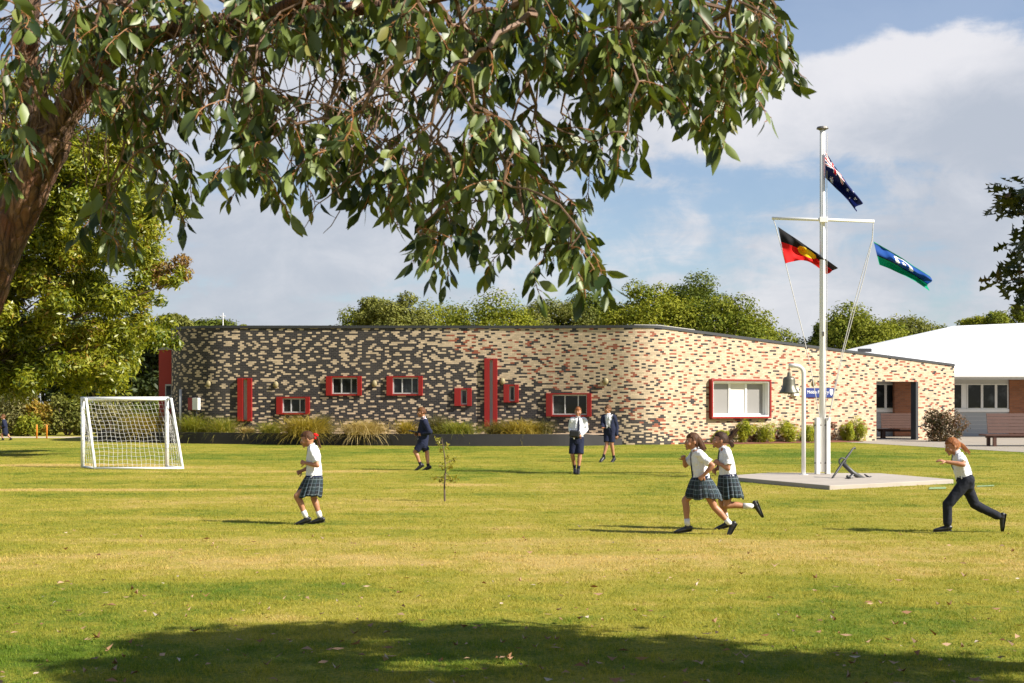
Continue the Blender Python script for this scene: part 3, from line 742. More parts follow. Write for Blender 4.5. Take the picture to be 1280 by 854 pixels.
def leaf_obj(name,args,mat,parent=None,loc=None):
    V,q,T_=args; me=np_mesh(name,V,[q]); attr(me,'tint',T_); return link(name,me,mat,parent,loc)
m_bark=simple('bark',(.12,.085,.06),.9,.35,6,bump=.6,bscale=25)
def shrub(name,label,cat,loc,rx,rz_,N,size,mat,seed,group=None,ncl=9,asp=.4,up=.5,flat=.9):
    r=random.Random(seed); root=thing(name,label,cat,loc,0,group)
    C_=[];R_=[];K=[]
    for i in range(ncl):
        a=r.uniform(0,2*PI); q=math.sqrt(r.random())*.62
        z=rz_*r.uniform(.14,.80)*(1-.35*q*q)
        C_.append((rx*q*math.cos(a),rx*q*math.sin(a)*.8,z)); R_.append(rx*r.uniform(.28,.45)); K.append(N//ncl)
    leaf_obj('foliage',leaves(C_,R_,K,size,seed,asp,flat,up),mat,root)
    st=MB()
    for c in C_[:5]: st.tube([(c[0]*.1,c[1]*.1,0),(c[0]*.6,c[1]*.6,c[2]*.5),c],[.03*rx+.006,.02*rx+.004,.004],n=5)
    st.build('stems',m_bark,root); return root
# ---- bed under the pale wall on the right
mb=MB(); n=40; u0,u1=u_px(868),u_px(1066)
for i in range(n+1):
    u=u0+(u1-u0)*i/n; p=off(u,.002); q=off(u,1.25*min(1,(i+.6)/3,(n-i+.6)/3)); mb.v+=[(p[0],p[1],.07),(q[0],q[1],.012)]
for i in range(n): mb.f.append((2*i,2*i+1,2*i+3,2*i+2))
tag(mb.build('mulch_bed',m_redm),'red-brown mulch strip along the cream brick wall','garden bed',kind='structure')
m_lime=leafmat('lime_shrub',(.17,.22,.010),(.40,.40,.03),.6,.3)
m_rust=leafmat('rust_shrub',(.06,.045,.02),(.16,.075,.04),.6,.25)
m_brnb=leafmat('brown_bush',(.035,.045,.015),(.13,.07,.035),.55,.3,c2=(.24,.14,.10))
def bed_loc(px,d):
    u=u_px(px); p=off(u,d); return (p[0],p[1],.03)
SG='lime green shrubs along the cream brick wall'
for i,(px,w_,h_,lb) in enumerate([(889,.36,.50,'small lime shrub at the left end of the bed, beside the front runner'),
   (921,.40,.85,'lime shrub behind the flying hair of the rear running girl'),
   (945,.46,.82,'round lime shrub right of the flying hair, below the big window'),
   (972,.50,.86,'round lime shrub below the right corner of the big window'),
   (997,.34,.62,'smaller lime shrub just left of the white bell post'),
   (1014,.38,.85,'lime shrub between the bell post and the flagpole'),
   (1048,.32,.72,'low lime shrub just right of the flagpole'),
   (1060,.46,.92,'rightmost lime shrub in the bed beside the cream wall')]):
    shrub('lime_shrub',lb,'shrub',bed_loc(px,.55),w_*1.25,h_*1.15,3200,.085,m_lime,90+i,SG,12,.35,1.0,1.25)
for i,(px,lb) in enumerate([(934,'rusty bush between two lime shrubs under the big window'),(981,'rusty bush right of the big window, left of the bell post'),(1031,'rusty bush behind the foot of the flagpole')]):
    shrub('rust_bush',lb,'shrub',bed_loc(px,.28),.42,1.05,700,.10,m_rust,140+i,'rust coloured bushes along the cream brick wall')
shrub('bush',"large brown and green bush at the right end of the cream brick wall",'bush',(X(1180,61.6),61.6,0),1.12,1.5,4200,.12,m_brnb,150,None,18,.4)
# ================================================================ flagpole
m_pole=simple('white_pole',(.80,.79,.76),.35,.05,2)
m_rope=simple('rope',(.55,.53,.50),.8,.1,20)
m_steel=simple('grey_steel',(.16,.15,.14),.5,.2,8,metal=.5)
DP=32.0; px0=X(1028,DP)
fp=thing('flagpole','tall white flagpole with a yardarm standing in a white post socket','flagpole',(px0,DP,.085))
zt=P(0,163,DP).z-.085
MB().tube([(0,0,.05),(0,0,zt*.5),(0,0,zt)],[.072,.066,.058],16).build('pole',m_pole,fp,smooth=True)
MB().tube([(0,0,zt+.001),(0,0,zt+.03),(0,0,zt+.031),(0,0,zt+.075)],[.07,.12,.135,.12],16).build('cap',m_steel,fp,smooth=False)
for s in (-1,1):
    MB().box(s*.115-.045,s*.115+.045,-.10,.10,0,1.27).build('socket_post',m_pole,fp,bevel=.01)
MB().box(-.069,.069,.075,.10,.05,1.2).build('socket_plate',m_pole,fp)
mb=MB()
for z in (.25,1.1): mb.tube([(-.19,-.05,z),(.19,-.05,z)],.014,8)
mb.build('bolt',m_steel,fp)
ya=P(964,273.5,DP)-fp.location; yb=P(1091.5,277.5,DP)-fp.location
ya.y=yb.y=-.09
MB().tube([ya,yb],[.034,.034],12).build('yardarm',m_pole,fp,smooth=True)
MB().box(-.09,.09,-.14,-.055,(ya.z+yb.z)/2-.06,(ya.z+yb.z)/2+.06).build('yard_bracket',m_pole,fp,bevel=.008)
def L_(px,py,dy=0): 
    v=P(px,py,DP)-fp.location; v.y=dy; return v
MB().tube([ya+Vector((.03,0,-.02)),L_(968,281,-.09),L_(981,330,-.09),L_(992,375,-.1),L_(1003,418,-.1),L_(1013,465,-.1),L_(1023,520,-.11)],.009,6).build('halyard',m_rope,fp)
for dx in (0,3.2): MB().tube([yb+Vector((-.02,0,-.02)),L_(1089.5-dx*.2,300,-.09),L_(1079-dx,345,-.1),L_(1066-dx*.9,392,-.1),L_(1053-dx*.6,441,-.1),L_(1034,525,-.11)],.009,6).build('halyard',m_rope,fp)
MB().tube([L_(1033,168,-.08),L_(1032.5,240,-.09),L_(1032.4,400,-.1),L_(1031,520,-.11)],.006,6).build('halyard',m_rope,fp)
MB().box(-.02,.02,-.13,-.073,3.1,3.2).build('cleat',m_steel,fp)
# ---- flags
def cloth_mat(name):
    m,t,b=material(name); c=t.at('dye','Color'); t.l.new(c,b.inputs['Base Color']); b.inputs['Roughness'].default_value=.75; b.inputs['Specular IOR Level'].default_value=.2
    tr=t.new('ShaderNodeBsdfTranslucent'); t.l.new(c,tr.inputs['Color']); mx=t.new('ShaderNodeMixShader'); mx.inputs[0].default_value=.3
    t.l.new(b.outputs[0],mx.inputs[1]); t.l.new(tr.outputs[0],mx.inputs[2]); t.l.new(mx.outputs[0],[n for n in t.n if n.type=='OUTPUT_MATERIAL'][0].inputs[0]); return m
m_flag=cloth_mat('flag_cloth')
NAVY=(.010,.018,.105); WH=(.80,.80,.80); RD=(.55,.012,.025)
def star(s,t_,cx,cy,r,k=7,asp=2.0):
    x=(s-cx)*asp; y=t_-cy; d=math.hypot(x,y)
    if d>r: return False
    a=math.atan2(x,-y); q=abs(((a*k/(2*PI))%1)-.5)*2   # 1 at point
    return d<r*(.45+.55*q**1.5)
def c_ensign(s,t_):
    if s<.5 and t_<.5:
        u,v=s*2,t_*2; x,y=abs(u-.5),abs(v-.5)
        if x<.05 or y<.10: return RD
        if x<.085 or y<.17: return WH
        dg=min(abs(u-v),abs(u+v-1))
        if dg<.035: return RD
        if dg<.11: return WH
        return NAVY
    for cx,cy,r in ((.25,.76,.15),(.75,.17,.072),(.75,.84,.072),(.64,.45,.072),(.86,.40,.072),(.80,.56,.045)):
        if star(s,t_,cx,cy,r): return WH
    return NAVY
def c_abor(s,t_):
    t_=t_**.78
    if math.hypot((s-.5)*1.5,(t_-.5))<.27: return (.75,.46,.01)
    return (.012,.011,.012) if t_<.5 else (.62,.012,.012)
def c_tsi(s,t_):
    t_=t_**.5   # the lower half billows towards the viewer
    G_=(.0,.27,.15); B_=(.012,.07,.30); K_=(.01,.01,.012)
    if t_<.21 or t_>.79: return G_
    if t_<.25 or t_>.75: return K_
    x=(s-.5)*1.5; y=t_-.5
    if star(s,t_,.5,.57,.085,5,1.5): return WH
    d=math.hypot(x,y*.95-.04)
    if .155<d<.235 and y<.16 : return WH
    if abs(y-.15)<.05 and .15<abs(x)<.25: return WH
    return B_
def flag(name,label,hoist,fly,sag,fn,group,amp,ph,rollT=0.0,nx=72,ny=44,bow=0.0):
    """hoist/fly: px of top and bottom corners; cloth ripples towards and away from the viewer"""
    A,B=[P(*q,DP-.10) for q in hoist]; C,D=[P(*q,DP-.10+dy) for q,dy in zip(fly,(.25,.35))]
    V=[];cc=[]
    for j in range(ny+1):
        for i in range(nx+1):
            s=i/nx; t_=j/ny
            p=A.lerp(B,t_).lerp(C.lerp(D,t_),s)
            e=min(1,s*3.5)
            wv=math.sin(2*PI*(s*1.7+t_*.55)+ph)*amp*e+math.sin(2*PI*(s*3.1-t_*.9)+ph*2)*amp*.35*e
            fold=math.sin(2*PI*t_*1.35+ph+s*2.2)*rollT*e
            p=p+Vector((wv*.25,wv+fold,-sag*math.sin(PI*s)*(.6+.4*t_)+.05*wv+bow*math.sin(PI*s)*t_+fold*.16))
            V.append(p)
    Fq=[]
    for j in range(ny):
        for i in range(nx):
            a=j*(nx+1)+i; Fq.append((a,a+nx+1,a+nx+2,a+1)); cc.append((*fn((i+.5)/nx,(j+.5)/ny),1))
    me=bpy.data.meshes.new(name); o=V[0]; me.from_pydata([tuple(v-o) for v in V],[],Fq); me.update()
    attr(me,'dye',cc,'FLOAT_COLOR','FACE')
    f=link(name,me,m_flag,None,o,True); tag(f,label,'flag',group); return f
FG='flags flying from the flagpole'
flag('flag','dark blue flag with red and white crosses hanging in folds atop the flagpole',[(1031.5,189),(1031.5,222)],[(1078,252),(1068,264)],-.02,c_ensign,FG,.08,.6,.20)
flag('flag','black and red flag with a yellow disc flying from the left end of the yardarm',[(972.5,283.5),(981.5,329.5)],[(1047,335),(1033,343)],-.02,c_abor,FG,.11,2.2,.06,bow=.16)
flag('flag','green and blue flag with white emblem flying from the right end of the yardarm',[(1092,302),(1099,331)],[(1164,346),(1160,363)],-.05,c_tsi,FG,.09,.2,.13)
# ---- bell post
m_bronze=simple('weathered_bronze',(.13,.125,.095),.42,.35,7,metal=.55)
DB=31.7; bxp=X(1004.5,DB)
bp=thing('bell_post','slim white post with a curved top that carries a bronze bell','post',(bxp,DB,.085))
zt=P(0,457.5,DB).z-.085; R_=.17
pts=[(0,0,0),(0,0,zt-R_)]+[(-R_+R_*math.cos(a),0,zt-R_+R_*math.sin(a)) for a in np.linspace(.2,PI/2,8)]+[(-.33,0,zt+.01)]
MB().tube(pts,.047,14).build('post',m_pole,bp,smooth=True)
MB().tube([(0,0,.001),(0,0,.012)],.1,14).build('base_flange',m_pole,bp)
MB().tube([(-.325,0,zt-.03),(-.325,0,zt-.14)],.012,6).build('hanger',m_steel,bp)
bl=thing('bell','weathered green-bronze bell hanging from the white post','bell',(bxp-.325,DB,.085+zt-.14))
prof=[(.0,.0),(.035,-.005),(.045,-.09),(.075,-.10),(.125,-.125),(.135,-.17),(.14,-.27),(.165,-.36),(.215,-.44),(.225,-.47),(.20,-.475),(.13,-.36),(.0,-.2)]
mb=MB(); nb_=24
for r0,z in prof:
    for k in range(nb_): mb.v.append((r0*math.cos(2*PI*k/nb_),r0*math.sin(2*PI*k/nb_),z))
for i in range(len(prof)-1):
    for k in range(nb_): mb.f.append((i*nb_+k,(i+1)*nb_+k,(i+1)*nb_+(k+1)%nb_,i*nb_+(k+1)%nb_))
mb.build('body',m_bronze,bl,smooth=True)
mb=MB().tube([(0,0,-.2),(0,0,-.46)],.012,6); v,f=sphere((0,0,-.47),.03); mb.add(v,f); mb.build('clapper',m_steel,bl)
# ---- anchor
m_iron=simple('grey_iron',(.07,.07,.07),.5,.3,8,metal=.5,bump=.3)
DA=30.4; apos=P(1068,608.6,DA); apos.z=.085
an=thing('anchor','old dark iron anchor lying on the slab beside the flagpole','anchor',apos)
def A_(px,py,dy=0.0): 
    v=P(px,py,DA+dy)-apos; v.y=dy; return v
MB().tube([A_(1053,579),A_(1066,591,.05),A_(1082,601.5,.1)],[.045,.05,.06],8).build('shank',m_iron,an,smooth=True)
MB().tube([A_(1036,604,-.28),A_(1045,591,-.1),A_(1053,579),A_(1062,567,.08),A_(1066.5,560.5,.15),A_(1068.5,559.5,.17),A_(1069,562,.17)],[.018,.024,.03,.024,.018,.02,.016],8).build('stock',m_iron,an,smooth=True)
mb=MB(); q=[A_(1053,577)+Vector((.075*math.cos(a),.02*math.cos(a),.075*math.sin(a))) for a in np.linspace(0,2*PI,14)]
mb.tube(q,.018,6).build('ring',m_iron,an,smooth=True)
arc=[A_(1059,595.5,-.42),A_(1066,601,-.22),A_(1076,603.4,-.02),A_(1083,602.8,.15),A_(1087,599.5,.28),A_(1088.5,596,.34)]
MB().tube(arc,[.028,.05,.065,.06,.045,.022],8).build('arms',m_iron,an,smooth=True)
for c,dx in ((A_(1060.5,597.5,-.38),-1),(A_(1087,598,.32),1)):
    M=Matrix.Translation(c)@Matrix.Rotation(dx*.7,4,'Y')@Matrix.Rotation(.5*dx,4,'Z')
    MB().add([M@Vector(q) for q in [(-.10,-.10,-.012),(.08,-.09,-.012),(.14,0,-.012),(.08,.09,-.012),(-.10,.10,-.012),(-.10,-.10,.012),(.08,-.09,.012),(.14,0,.012),(.08,.09,.012),(-.10,.10,.012)]],
       [(4,3,2,1,0),(5,6,7,8,9),(0,1,6,5),(1,2,7,6),(2,3,8,7),(3,4,9,8),(4,0,5,9)]).build('fluke',m_iron,an)
# ================================================================ soccer goal
m_goal=simple('goal_white',(.80,.80,.78),.3,.05,2)
m_net,t,b=material('net_cord'); b.inputs['Base Color'].default_value=(.55,.54,.51,1); b.inputs['Roughness'].default_value=.8
g0,g1=G(103.5,584.5),G(208.5,584.5); r0,r1=G(119,586.6),G(228.5,586.6)
gl=thing('football_goal','small white portable football goal with a white net','football goal',(g0+g1)/2)
o=gl.location.copy(); top_z=P(0,498.5,g0.y).z
A0,A1,B0,B1=[q-o for q in (g0,g1,r0,r1)]; T0=A0+Vector((0,0,top_z)); T1=A1+Vector((0,0,top_z))
S0=T0+Vector((.12,-.12,0)); S1=T1+Vector((.14,-.12,0))
MB().tube([A0,T0],.052,12).build('goal_post',m_goal,gl,smooth=True); MB().tube([A1,T1],.052,12).build('goal_post',m_goal,gl,smooth=True)
MB().tube([T0-Vector((.05,0,0)),T1+Vector((.05,0,0))],.05,12).build('crossbar',m_goal,gl,smooth=True)
for a,s,c,nm in ((B0,S0,T0,0),(B1,S1,T1,1)):
    MB().tube([a,s,c],[.036,.036,.036],10).build('stay',m_goal,gl,smooth=True)
for a,c in ((B0,B1),(A0,B0),(A1,B1)): MB().tube([a+Vector((0,0,.025)),c+Vector((0,0,.025))],.030,10).build('ground_bar',m_goal,gl,smooth=True)
def net(q00,q10,q01,q11,nu,nv,belly,slack):
    mb=MB(); pt=lambda u,v: (q00.lerp(q10,u)).lerp(q01.lerp(q11,u),v)+Vector(belly)*math.sin(PI*v)**1.0*(.6+.4*math.sin(PI*u))+Vector((.012*math.sin(17*v+9*u),0,.015*math.sin(23*u+7*v)-slack*math.sin(PI*u)*(1-v)))
    for i in range(nu+1): mb.tube([pt(i/nu,j/12) for j in range(13)],.0033,4,cap=False)
    for j in range(nv+1): mb.tube([pt(i/14,j/nv) for i in range(15)],.0033,4,cap=False)
    return mb
net(T0+Vector((.05,0,-.05)),T1+Vector((-.03,0,-.05)),B0+Vector((0,0,.03)),B1+Vector((0,0,.03)),19,17,(.02,.30,-.02),.03).build('back_net',m_net,gl)
for a,s,c in ((A0,T0,B0),(A1,T1,B1)):
    net(s+Vector((0,-.02,-.05)),s+Vector((0,-.10,-.05)),a+Vector((0,-.03,.03)),c+Vector((0,0,.03)),6,15,(.05,0,0),0).build('side_net',m_net,gl)
# ---- orange posts far left
m_or=simple('orange_post',(.75,.25,.03),.5,.1,4)
for px,lb in ((46,'orange marker post at the left, nearer the seated pupil'),(58.5,'orange marker post at the left, nearer the goal')):
    p=G(px,548.5); r=tag(MB().tube([(0,0,0),(0,0,.62),(0,0,.66)],[.034,.034,.02],10).build('marker_post',m_or,None,p,smooth=True),lb,'post','orange marker posts')
# ---- staked sapling
m_sap=leafmat('sapling_leaf',(.15,.16,.02),(.30,.25,.03),.5,.35,c2=(.34,.18,.05))
sb=G(555.5,627); sr=thing('sapling','thin young sapling with sparse yellow-green leaves on the lawn','sapling',sb)
rs=random.Random(4); D_=sb.y
def S_(px,py,dy=0): v=P(px,py,D_)-sb; v.y=dy; return v
tr_=[S_(556,627),S_(555.5,610),S_(556.8,590),S_(556,572),S_(553.5,556),S_(552.5,548)]
MB().tube(tr_,[.017,.015,.012,.010,.007,.004],7).build('trunk',m_bark,sr)
C_=[];br=MB()
for a,e,dy in (((556,598),(537,597.5),.1),((556,600),(570,599),-.12),((557,585),(548,582),-.1),((556.5,580),(571,575),.1),((556,590),(567,604),.05),((554,560),(561,556),.1),((553,553),(546,549),0),((556,575),(562,570),-.15),((556,592),(551,604),.1),((554,562),(549,560),.05),((557,586),(565,582),.0)):
    p,q=S_(*a),S_(*e,dy); br.tube([p,(p+q)/2+Vector((0,0,.02)),q],[.006,.004,.002],5)
    for k in range(rs.randint(3,5)): C_.append(p.lerp(q,.5+.55*k/4)+Vector((rs.uniform(-.03,.03),rs.uniform(-.05,.05),rs.uniform(-.03,.03))))
br.build('branches',m_bark,sr)
leaf_obj('foliage',leaves([tuple(c) for c in C_],[.05]*len(C_),[5]*len(C_),.07,5,.45,1,.2,.3),m_sap,sr)
# ================================================================ background trees
m_euc=leafmat('gum_foliage_far',(.082,.118,.012),(.205,.215,.024),.7,.25,(1.3,1.3,.5),.12)
m_euc2=leafmat('dark_foliage_far',(.05,.076,.012),(.135,.16,.022),.7,.25,(1.3,1.3,.5),.12)
m_euc3=leafmat('yellow_foliage_far',(.105,.140,.012),(.25,.25,.024),.7,.25,(1.3,1.3,.5),.12)
m_euc4=leafmat('grey_foliage_far',(.09,.11,.02),(.21,.21,.05),.7,.25,(1.3,1.3,.5),.12)
m_trunkf=simple('pale_bark',(.20,.165,.13),.9,.3,2)
def tree(label,px,D,ztop,hw,zb,seed,mat,ncl=26,per=260,size=.30,cl=.30,group='trees behind the brick building',name='gum_tree',asp=.5,shape=1.0,dead=0):
    """umbrella crown: leaf clumps at the ends of forking limbs; hw = half width, zb = crown bottom"""
    r=random.Random(seed); root=thing(name,label,'tree',(X(px,D),D,0),0,group)
    zc=zb+(ztop-zb)*.42; C_=[];R_=[];K=[]
    for i in range(ncl):
        for _ in range(30):
            a=r.uniform(0,2*PI); th=math.acos(r.uniform(-.35,1)); q=r.uniform(.55,.86)
            c=Vector((hw*q*math.sin(th)*math.cos(a),hw*.85*q*math.sin(th)*math.sin(a),zc+(ztop-zc)*q*math.cos(th)*shape if math.cos(th)>0 else zc+(zc-zb)*q*math.cos(th)))
            rr=hw*cl*r.uniform(.6,1.15)
            if all((c-Vector(k)).length>.62*(rr+R_[n])*.8 for n,k in enumerate(C_)): break
        C_.append(tuple(c)); R_.append(rr); K.append(int(per*(rr/(hw*cl))**2))
    mb=MB(); tb=hw*.055+.06; fork=Vector((r.uniform(-.3,.3),r.uniform(-.3,.3),zb*.75))
    mb.tube([(0,0,-.1),tuple(fork*.5),tuple(fork)],[tb,tb*.85,tb*.7],8)
    for c in C_[::2]:
        c=Vector(c); mid=fork.lerp(c,.55)+Vector((0,0,-.08*hw)); mb.tube([fork,mid,c],[tb*.5,tb*.3,tb*.1],5)
    mb.build('trunk',m_trunkf,root)
    leaf_obj('crown',leaves(C_,R_,K,size,seed,asp,.72,.75,.5,.16),mat,root)
    return root
TR=[ # label, px, D, top py, half width px, mat, ncl
 ('umbrella-crowned gum tree furthest left above the brick roof line',462,108,372,32,m_euc,14),
 ('gum tree with small rounded crown tops against the sky, left of the overhanging leaves',486,100,360,34,m_euc4,20),
 ('broad yellow-green gum tree just left of the lowest hanging leaves',545,104,370,52,m_euc3,28),
 ('broad bright gum tree behind the tall red window, under the hanging leaves',612,98,371,54,m_euc3,28),
 ('grey-green gum tree right of the hanging leaves tip',690,104,366,42,m_euc4,24),
 ('dark tree between the grey-green gum and the tall rounded tree',738,106,362,34,m_euc2,20),
 ('tall rounded green tree over the curved wall corner',808,96,350,52,m_euc3,34),
 ('tallest dark tree right of the rounded green tree',872,104,345,40,m_euc2,26),
 ('wide olive tree sloping down towards the flagpole',905,95,364,54,m_euc,34),
 ('low olive tree left of the flagpole',962,99,394,42,m_euc,22),
 ('rounded tree right of the flagpole, under the green flag',1078,92,381,46,m_euc,30),
 ('dark tree directly behind the flagpole, beside the rounded tree',1046,98,390,28,m_euc2,16),
 ('wide tree above the left slope of the white roof',1148,98,391,42,m_euc4,24),
 ('small tree behind the ridge of the white roof',1217,105,390,24,m_euc3,12),
 ('round-topped small tree behind the white roof at the right edge',1262,103,379,32,m_euc,16),
 ('dark pointed tree behind the left end of the brick building',250,86,387,34,m_euc2,20),
 ('pale green tree behind the red block',221,80,388,22,m_euc4,16),
 ('tiny tree top showing over the roof right of the aerial',313,120,403,14,m_euc3,6)]
for i,(lb,px,D,ty,hw,mt,nc) in enumerate(TR):
    zt=CAMZ+(HZ-ty)/F*D; h=hw/F*D*1.38
    tree(lb,px,D,zt,h,max(1.2,zt-h*1.75),200+i,mt,nc,900,.22,.36 if nc>14 else .46)
# sparse tall gum with bare limbs over the roof line
def sparse(label,px,D,ty,seed,pts):
    root=thing('gum_tree',label,'tree',(X(px,D),D,0),0,'trees behind the brick building'); o=root.location
    mb=MB(); mb.tube([(0,0,0),(0,0,4.5)],[.09,.07],7); C_=[]
    for (x,y) in pts:
        c=P(x,y,D)-o; mb.tube([(0,0,4.4),Vector((c.x*.6,0,4.4+(c.z-4.4)*.5)),c],[.05,.035,.02],5); C_.append(tuple(c))
    mb.build('trunk',m_bark,root)
    leaf_obj('crown',leaves(C_,[.62]*len(C_),[260]*len(C_),.22,seed,.45,.6,.7),m_euc2,root)
# far wood filling the horizon
r=np.random.default_rng(9); n=230; xs=np.concatenate([r.uniform(-75,-24,70),r.uniform(-24,75,160)]); ds=r.uniform(118,150,n)
zs=np.where(xs>20,7.2,6.6)*r.uniform(.55,1.0,n)
leafs=leaves([(x,d,z*.72) for x,d,z in zip(xs,ds,zs)],[2.6*q for q in r.uniform(.7,1.2,n)],[230]*n,.45,77,.55,.9,.7)
wo=leaf_obj('far_wood',leafs,m_euc2); tag(wo,'far dark wood along the horizon behind the buildings','wood',kind='stuff')
# ---- left: bushes and dense hedge behind the big tree
m_olive=leafmat('olive_bush',(.11,.115,.03),(.24,.21,.07),.6,.3)
m_orb=leafmat('orange_bush',(.17,.16,.02),(.40,.26,.03),.6,.3,c2=(.45,.17,.03))
m_hedge=leafmat('dark_hedge',(.022,.035,.010),(.055,.075,.018),.6,.25)
BG='bushes along the gravel track at the left'
for i,(lb,px,D,ty,rw_,mt,N) in enumerate([
  ('tall tan-olive bush at the left edge behind the seated pupil',18,73,478,1.5,m_olive,3000),
  ('yellow and orange leaved bush behind the orange posts',50,73,492,1.0,m_orb,2000),
  ('low bright green bush between the tan bush and the orange posts',34,71.5,515,.8,m_euc3,1300),
  ('grey-green bush left of the goal',84,73,490,1.25,m_euc4,2600),
  ('dark green bush half hidden by the left goal post',110,73.5,492,1.1,m_euc,2200),
  ('olive bush seen through the left of the goal net',140,73,498,1.2,m_olive,2200),
  ('dark bush seen through the middle of the goal net',175,74,492,1.5,m_euc2,2400)]):
    shrub('bush',lb,'bush',(X(px,D),D,0),rw_*1.1,(CAMZ+(HZ-ty)/F*D)*1.08,N,.20,mt,330+i,BG,14)
for i,(lb,px,D,zt,h) in enumerate([('dark dense tree behind the tan-olive bush at the left edge',-10,84,7.5,4.2),('dark dense tree behind the yellow bush',70,88,8.0,4.6),('dark dense tree behind the goal',135,84,7.0,4.0),('dark dense tree just left of the red block',190,82,6.5,3.4)]):
    tree(lb,px,D,zt,h,.3,360+i,m_hedge,26,330,.40,.36,'dark trees behind the left bushes','dense_tree')
# ---- the big sunlit tree on the left
m_oakl=leafmat('sunlit_leaf',(.070,.112,.010),(.295,.295,.022),.42,.35,(1.4,1.4,.5),.5,c2=(.34,.20,.035))
m_rusttip=leafmat('rust_leaf',(.14,.10,.03),(.28,.16,.05),.5,.3)
lt=thing('shade_tree','big bushy tree with bright yellow-green leaves filling the left edge behind the goal','tree',(X(-75,46),46,0))
o=lt.location; rr=random.Random(17); C_=[];R_=[]; mb=MB(); mb.tube([(0,0,-.1),(.1,0,1.5),(0,.2,3.0)],[.28,.22,.19],10)
def inside(px,py):
    # crown outline in the photo (top is out of the frame behind the gum leaves)
    xr=np.interp(py,[120,180,235,260,300,340,400,430,470,500],[150,205,222,232,212,226,216,222,196,150])
    return -80<px<xr and py<np.interp(px,[-80,0,60,120,170,215],[470,486,494,500,488,455])
while len(C_)<400:
    px=rr.uniform(-90,235); py=rr.uniform(100,498)
    if not inside(px+27,py+10) : continue
    c=P(px,py,46+rr.uniform(-3.2,2.6))-o; rad=rr.uniform(.30,.66)
    C_.append(tuple(c)); R_.append(rad)
for (px,py) in [(228,262),(222,250),(236,266),(210,236),(214,352),(226,352),(232,340),(205,376),(226,430),(217,405)]:
    C_.append(tuple(P(px-6,py,45.0+rr.uniform(-.8,.8))-o)); R_.append(.24)
for c in C_[::9]:
    c=Vector(c); f=Vector((0,.2,min(2.8,1.2+c.z*.2))); mb.tube([f,f.lerp(c,.5)+Vector((0,0,.3)),c],[.09,.05,.015],5)
mb.build('trunk',m_bark,lt)
leaf_obj('crown',leaves(C_,R_,[int(640*(q/.5)**2) for q in R_],.185,18,.34,.8,.55,.2,.3),m_oakl,lt)
C_=[tuple(P(x,y,45.5)-o) for x,y in ((205,335),(222,330),(231,342),(214,346),(228,326),(200,352),(190,338))]
leaf_obj('rust_tips',leaves(C_,[.30]*7,[110]*7,.17,19,.4,.8,.5),m_rusttip,lt)
# ================================================================ foreground leaves (curved, folded blades)
TPL=[];TF=[]
st=[(0,0),(.18,.62),(.42,1.0),(.70,.72),(1,0)]
TPL.append((0,0,0))
for s,wd in st[1:-1]: TPL+= [(s,-wd,0),(s,0,0),(s,wd,0)]
TPL.append((1,0,0)); TPL=np.array(TPL,float)
TRI=np.array([[0,1,2],[0,2,3],[7,10,8],[8,10,9]]); QD=np.array([[1,4,5,2],[2,5,6,3],[4,7,8,5],[5,8,9,6]])
def leaf_mesh(name,base,dirn,nrm,L,W,seed,tint=None,curl=.25,fold=.25):
    r=np.random.default_rng(seed); N=len(base)
    d=dirn/np.linalg.norm(dirn,axis=1)[:,None]; s=np.cross(d,nrm); s/=np.linalg.norm(s,axis=1)[:,None]; n=np.cross(s,d)
    t=TPL[:,0][None,:,None]; ww=TPL[:,1][None,:,None]
    cu=(r.normal(0,curl,N)*L)[:,None,None]; sw=(r.normal(0,.14,N)*L)[:,None,None]; fo=(r.uniform(.05,1,N)*fold*W)[:,None,None]
    tw=r.normal(0,.5,N)[:,None,None]*t
    V=base[:,None,:]+d[:,None,:]*L[:,None,None]*t+s[:,None,:]*(W[:,None,None]*.5*ww*np.cos(tw)+sw*t*t)+n[:,None,:]*(cu*t*(t-.3)+fo*np.abs(ww)+W[:,None,None]*.5*ww*np.sin(tw))
    b=(np.arange(N)*11)[:,None,None]
    me=np_mesh(name,V.reshape(-1,3),[(TRI[None]+b).reshape(-1,3),(QD[None]+b).reshape(-1,4)])
    attr(me,'tint',np.repeat(r.uniform(0,1,N) if tint is None else tint,11)); 
    me.polygons.foreach_set('use_smooth',[True]*len(me.polygons)); return me
m_gum=leafmat('gum_leaf',(.021,.043,.010),(.135,.175,.036),.45,.2,(1.6,1.5,.45),.5,c2=(.17,.16,.04))
m_twig=simple('twig',(.17,.10,.06),.7,.3,12); m_ptwig=simple('red_twig',(.25,.105,.03),.6,.3,12)
m_gbark,t,b=material('gum_bark')
ob=t.obj(); sc=t.scale(ob,(1,1,.28)); n1=t.noise(sc,16,7,.7,.8); n2=t.noise(ob,4,4,.6); n3=t.noise(sc,50,5,.7)
vo=t.new('ShaderNodeTexVoronoi',feature='DISTANCE_TO_EDGE'); vo.inputs['Scale'].default_value=30; t.l.new(t.scale(ob,(1,1,.22)),vo.inputs['Vector'])
c=t.mix(t.ss(n1,.35,.68),(.050,.024,.013),(.33,.185,.10)); c=t.mix(t.ss(n2,.45,.68),c,(.21,.075,.032)); c=t.mix(t.math('MULTIPLY',t.math('SUBTRACT',1.0,t.ss(vo.outputs[0],.0,.10)),.35),c,(.03,.018,.012))
t.l.new(c,b.inputs['Base Color']); b.inputs['Roughness'].default_value=.9
bn=t.new('ShaderNodeBump'); bn.inputs['Strength'].default_value=1; bn.inputs['Distance'].default_value=.03
t.l.new(t.math('ADD',t.math('MULTIPLY',n1,1.0),t.math('ADD',t.math('MULTIPLY',n3,.4),t.math('MULTIPLY',t.ss(vo.outputs[0],0,.15),.5))),bn.inputs['Height']); t.l.new(bn.outputs[0],b.inputs['Normal'])
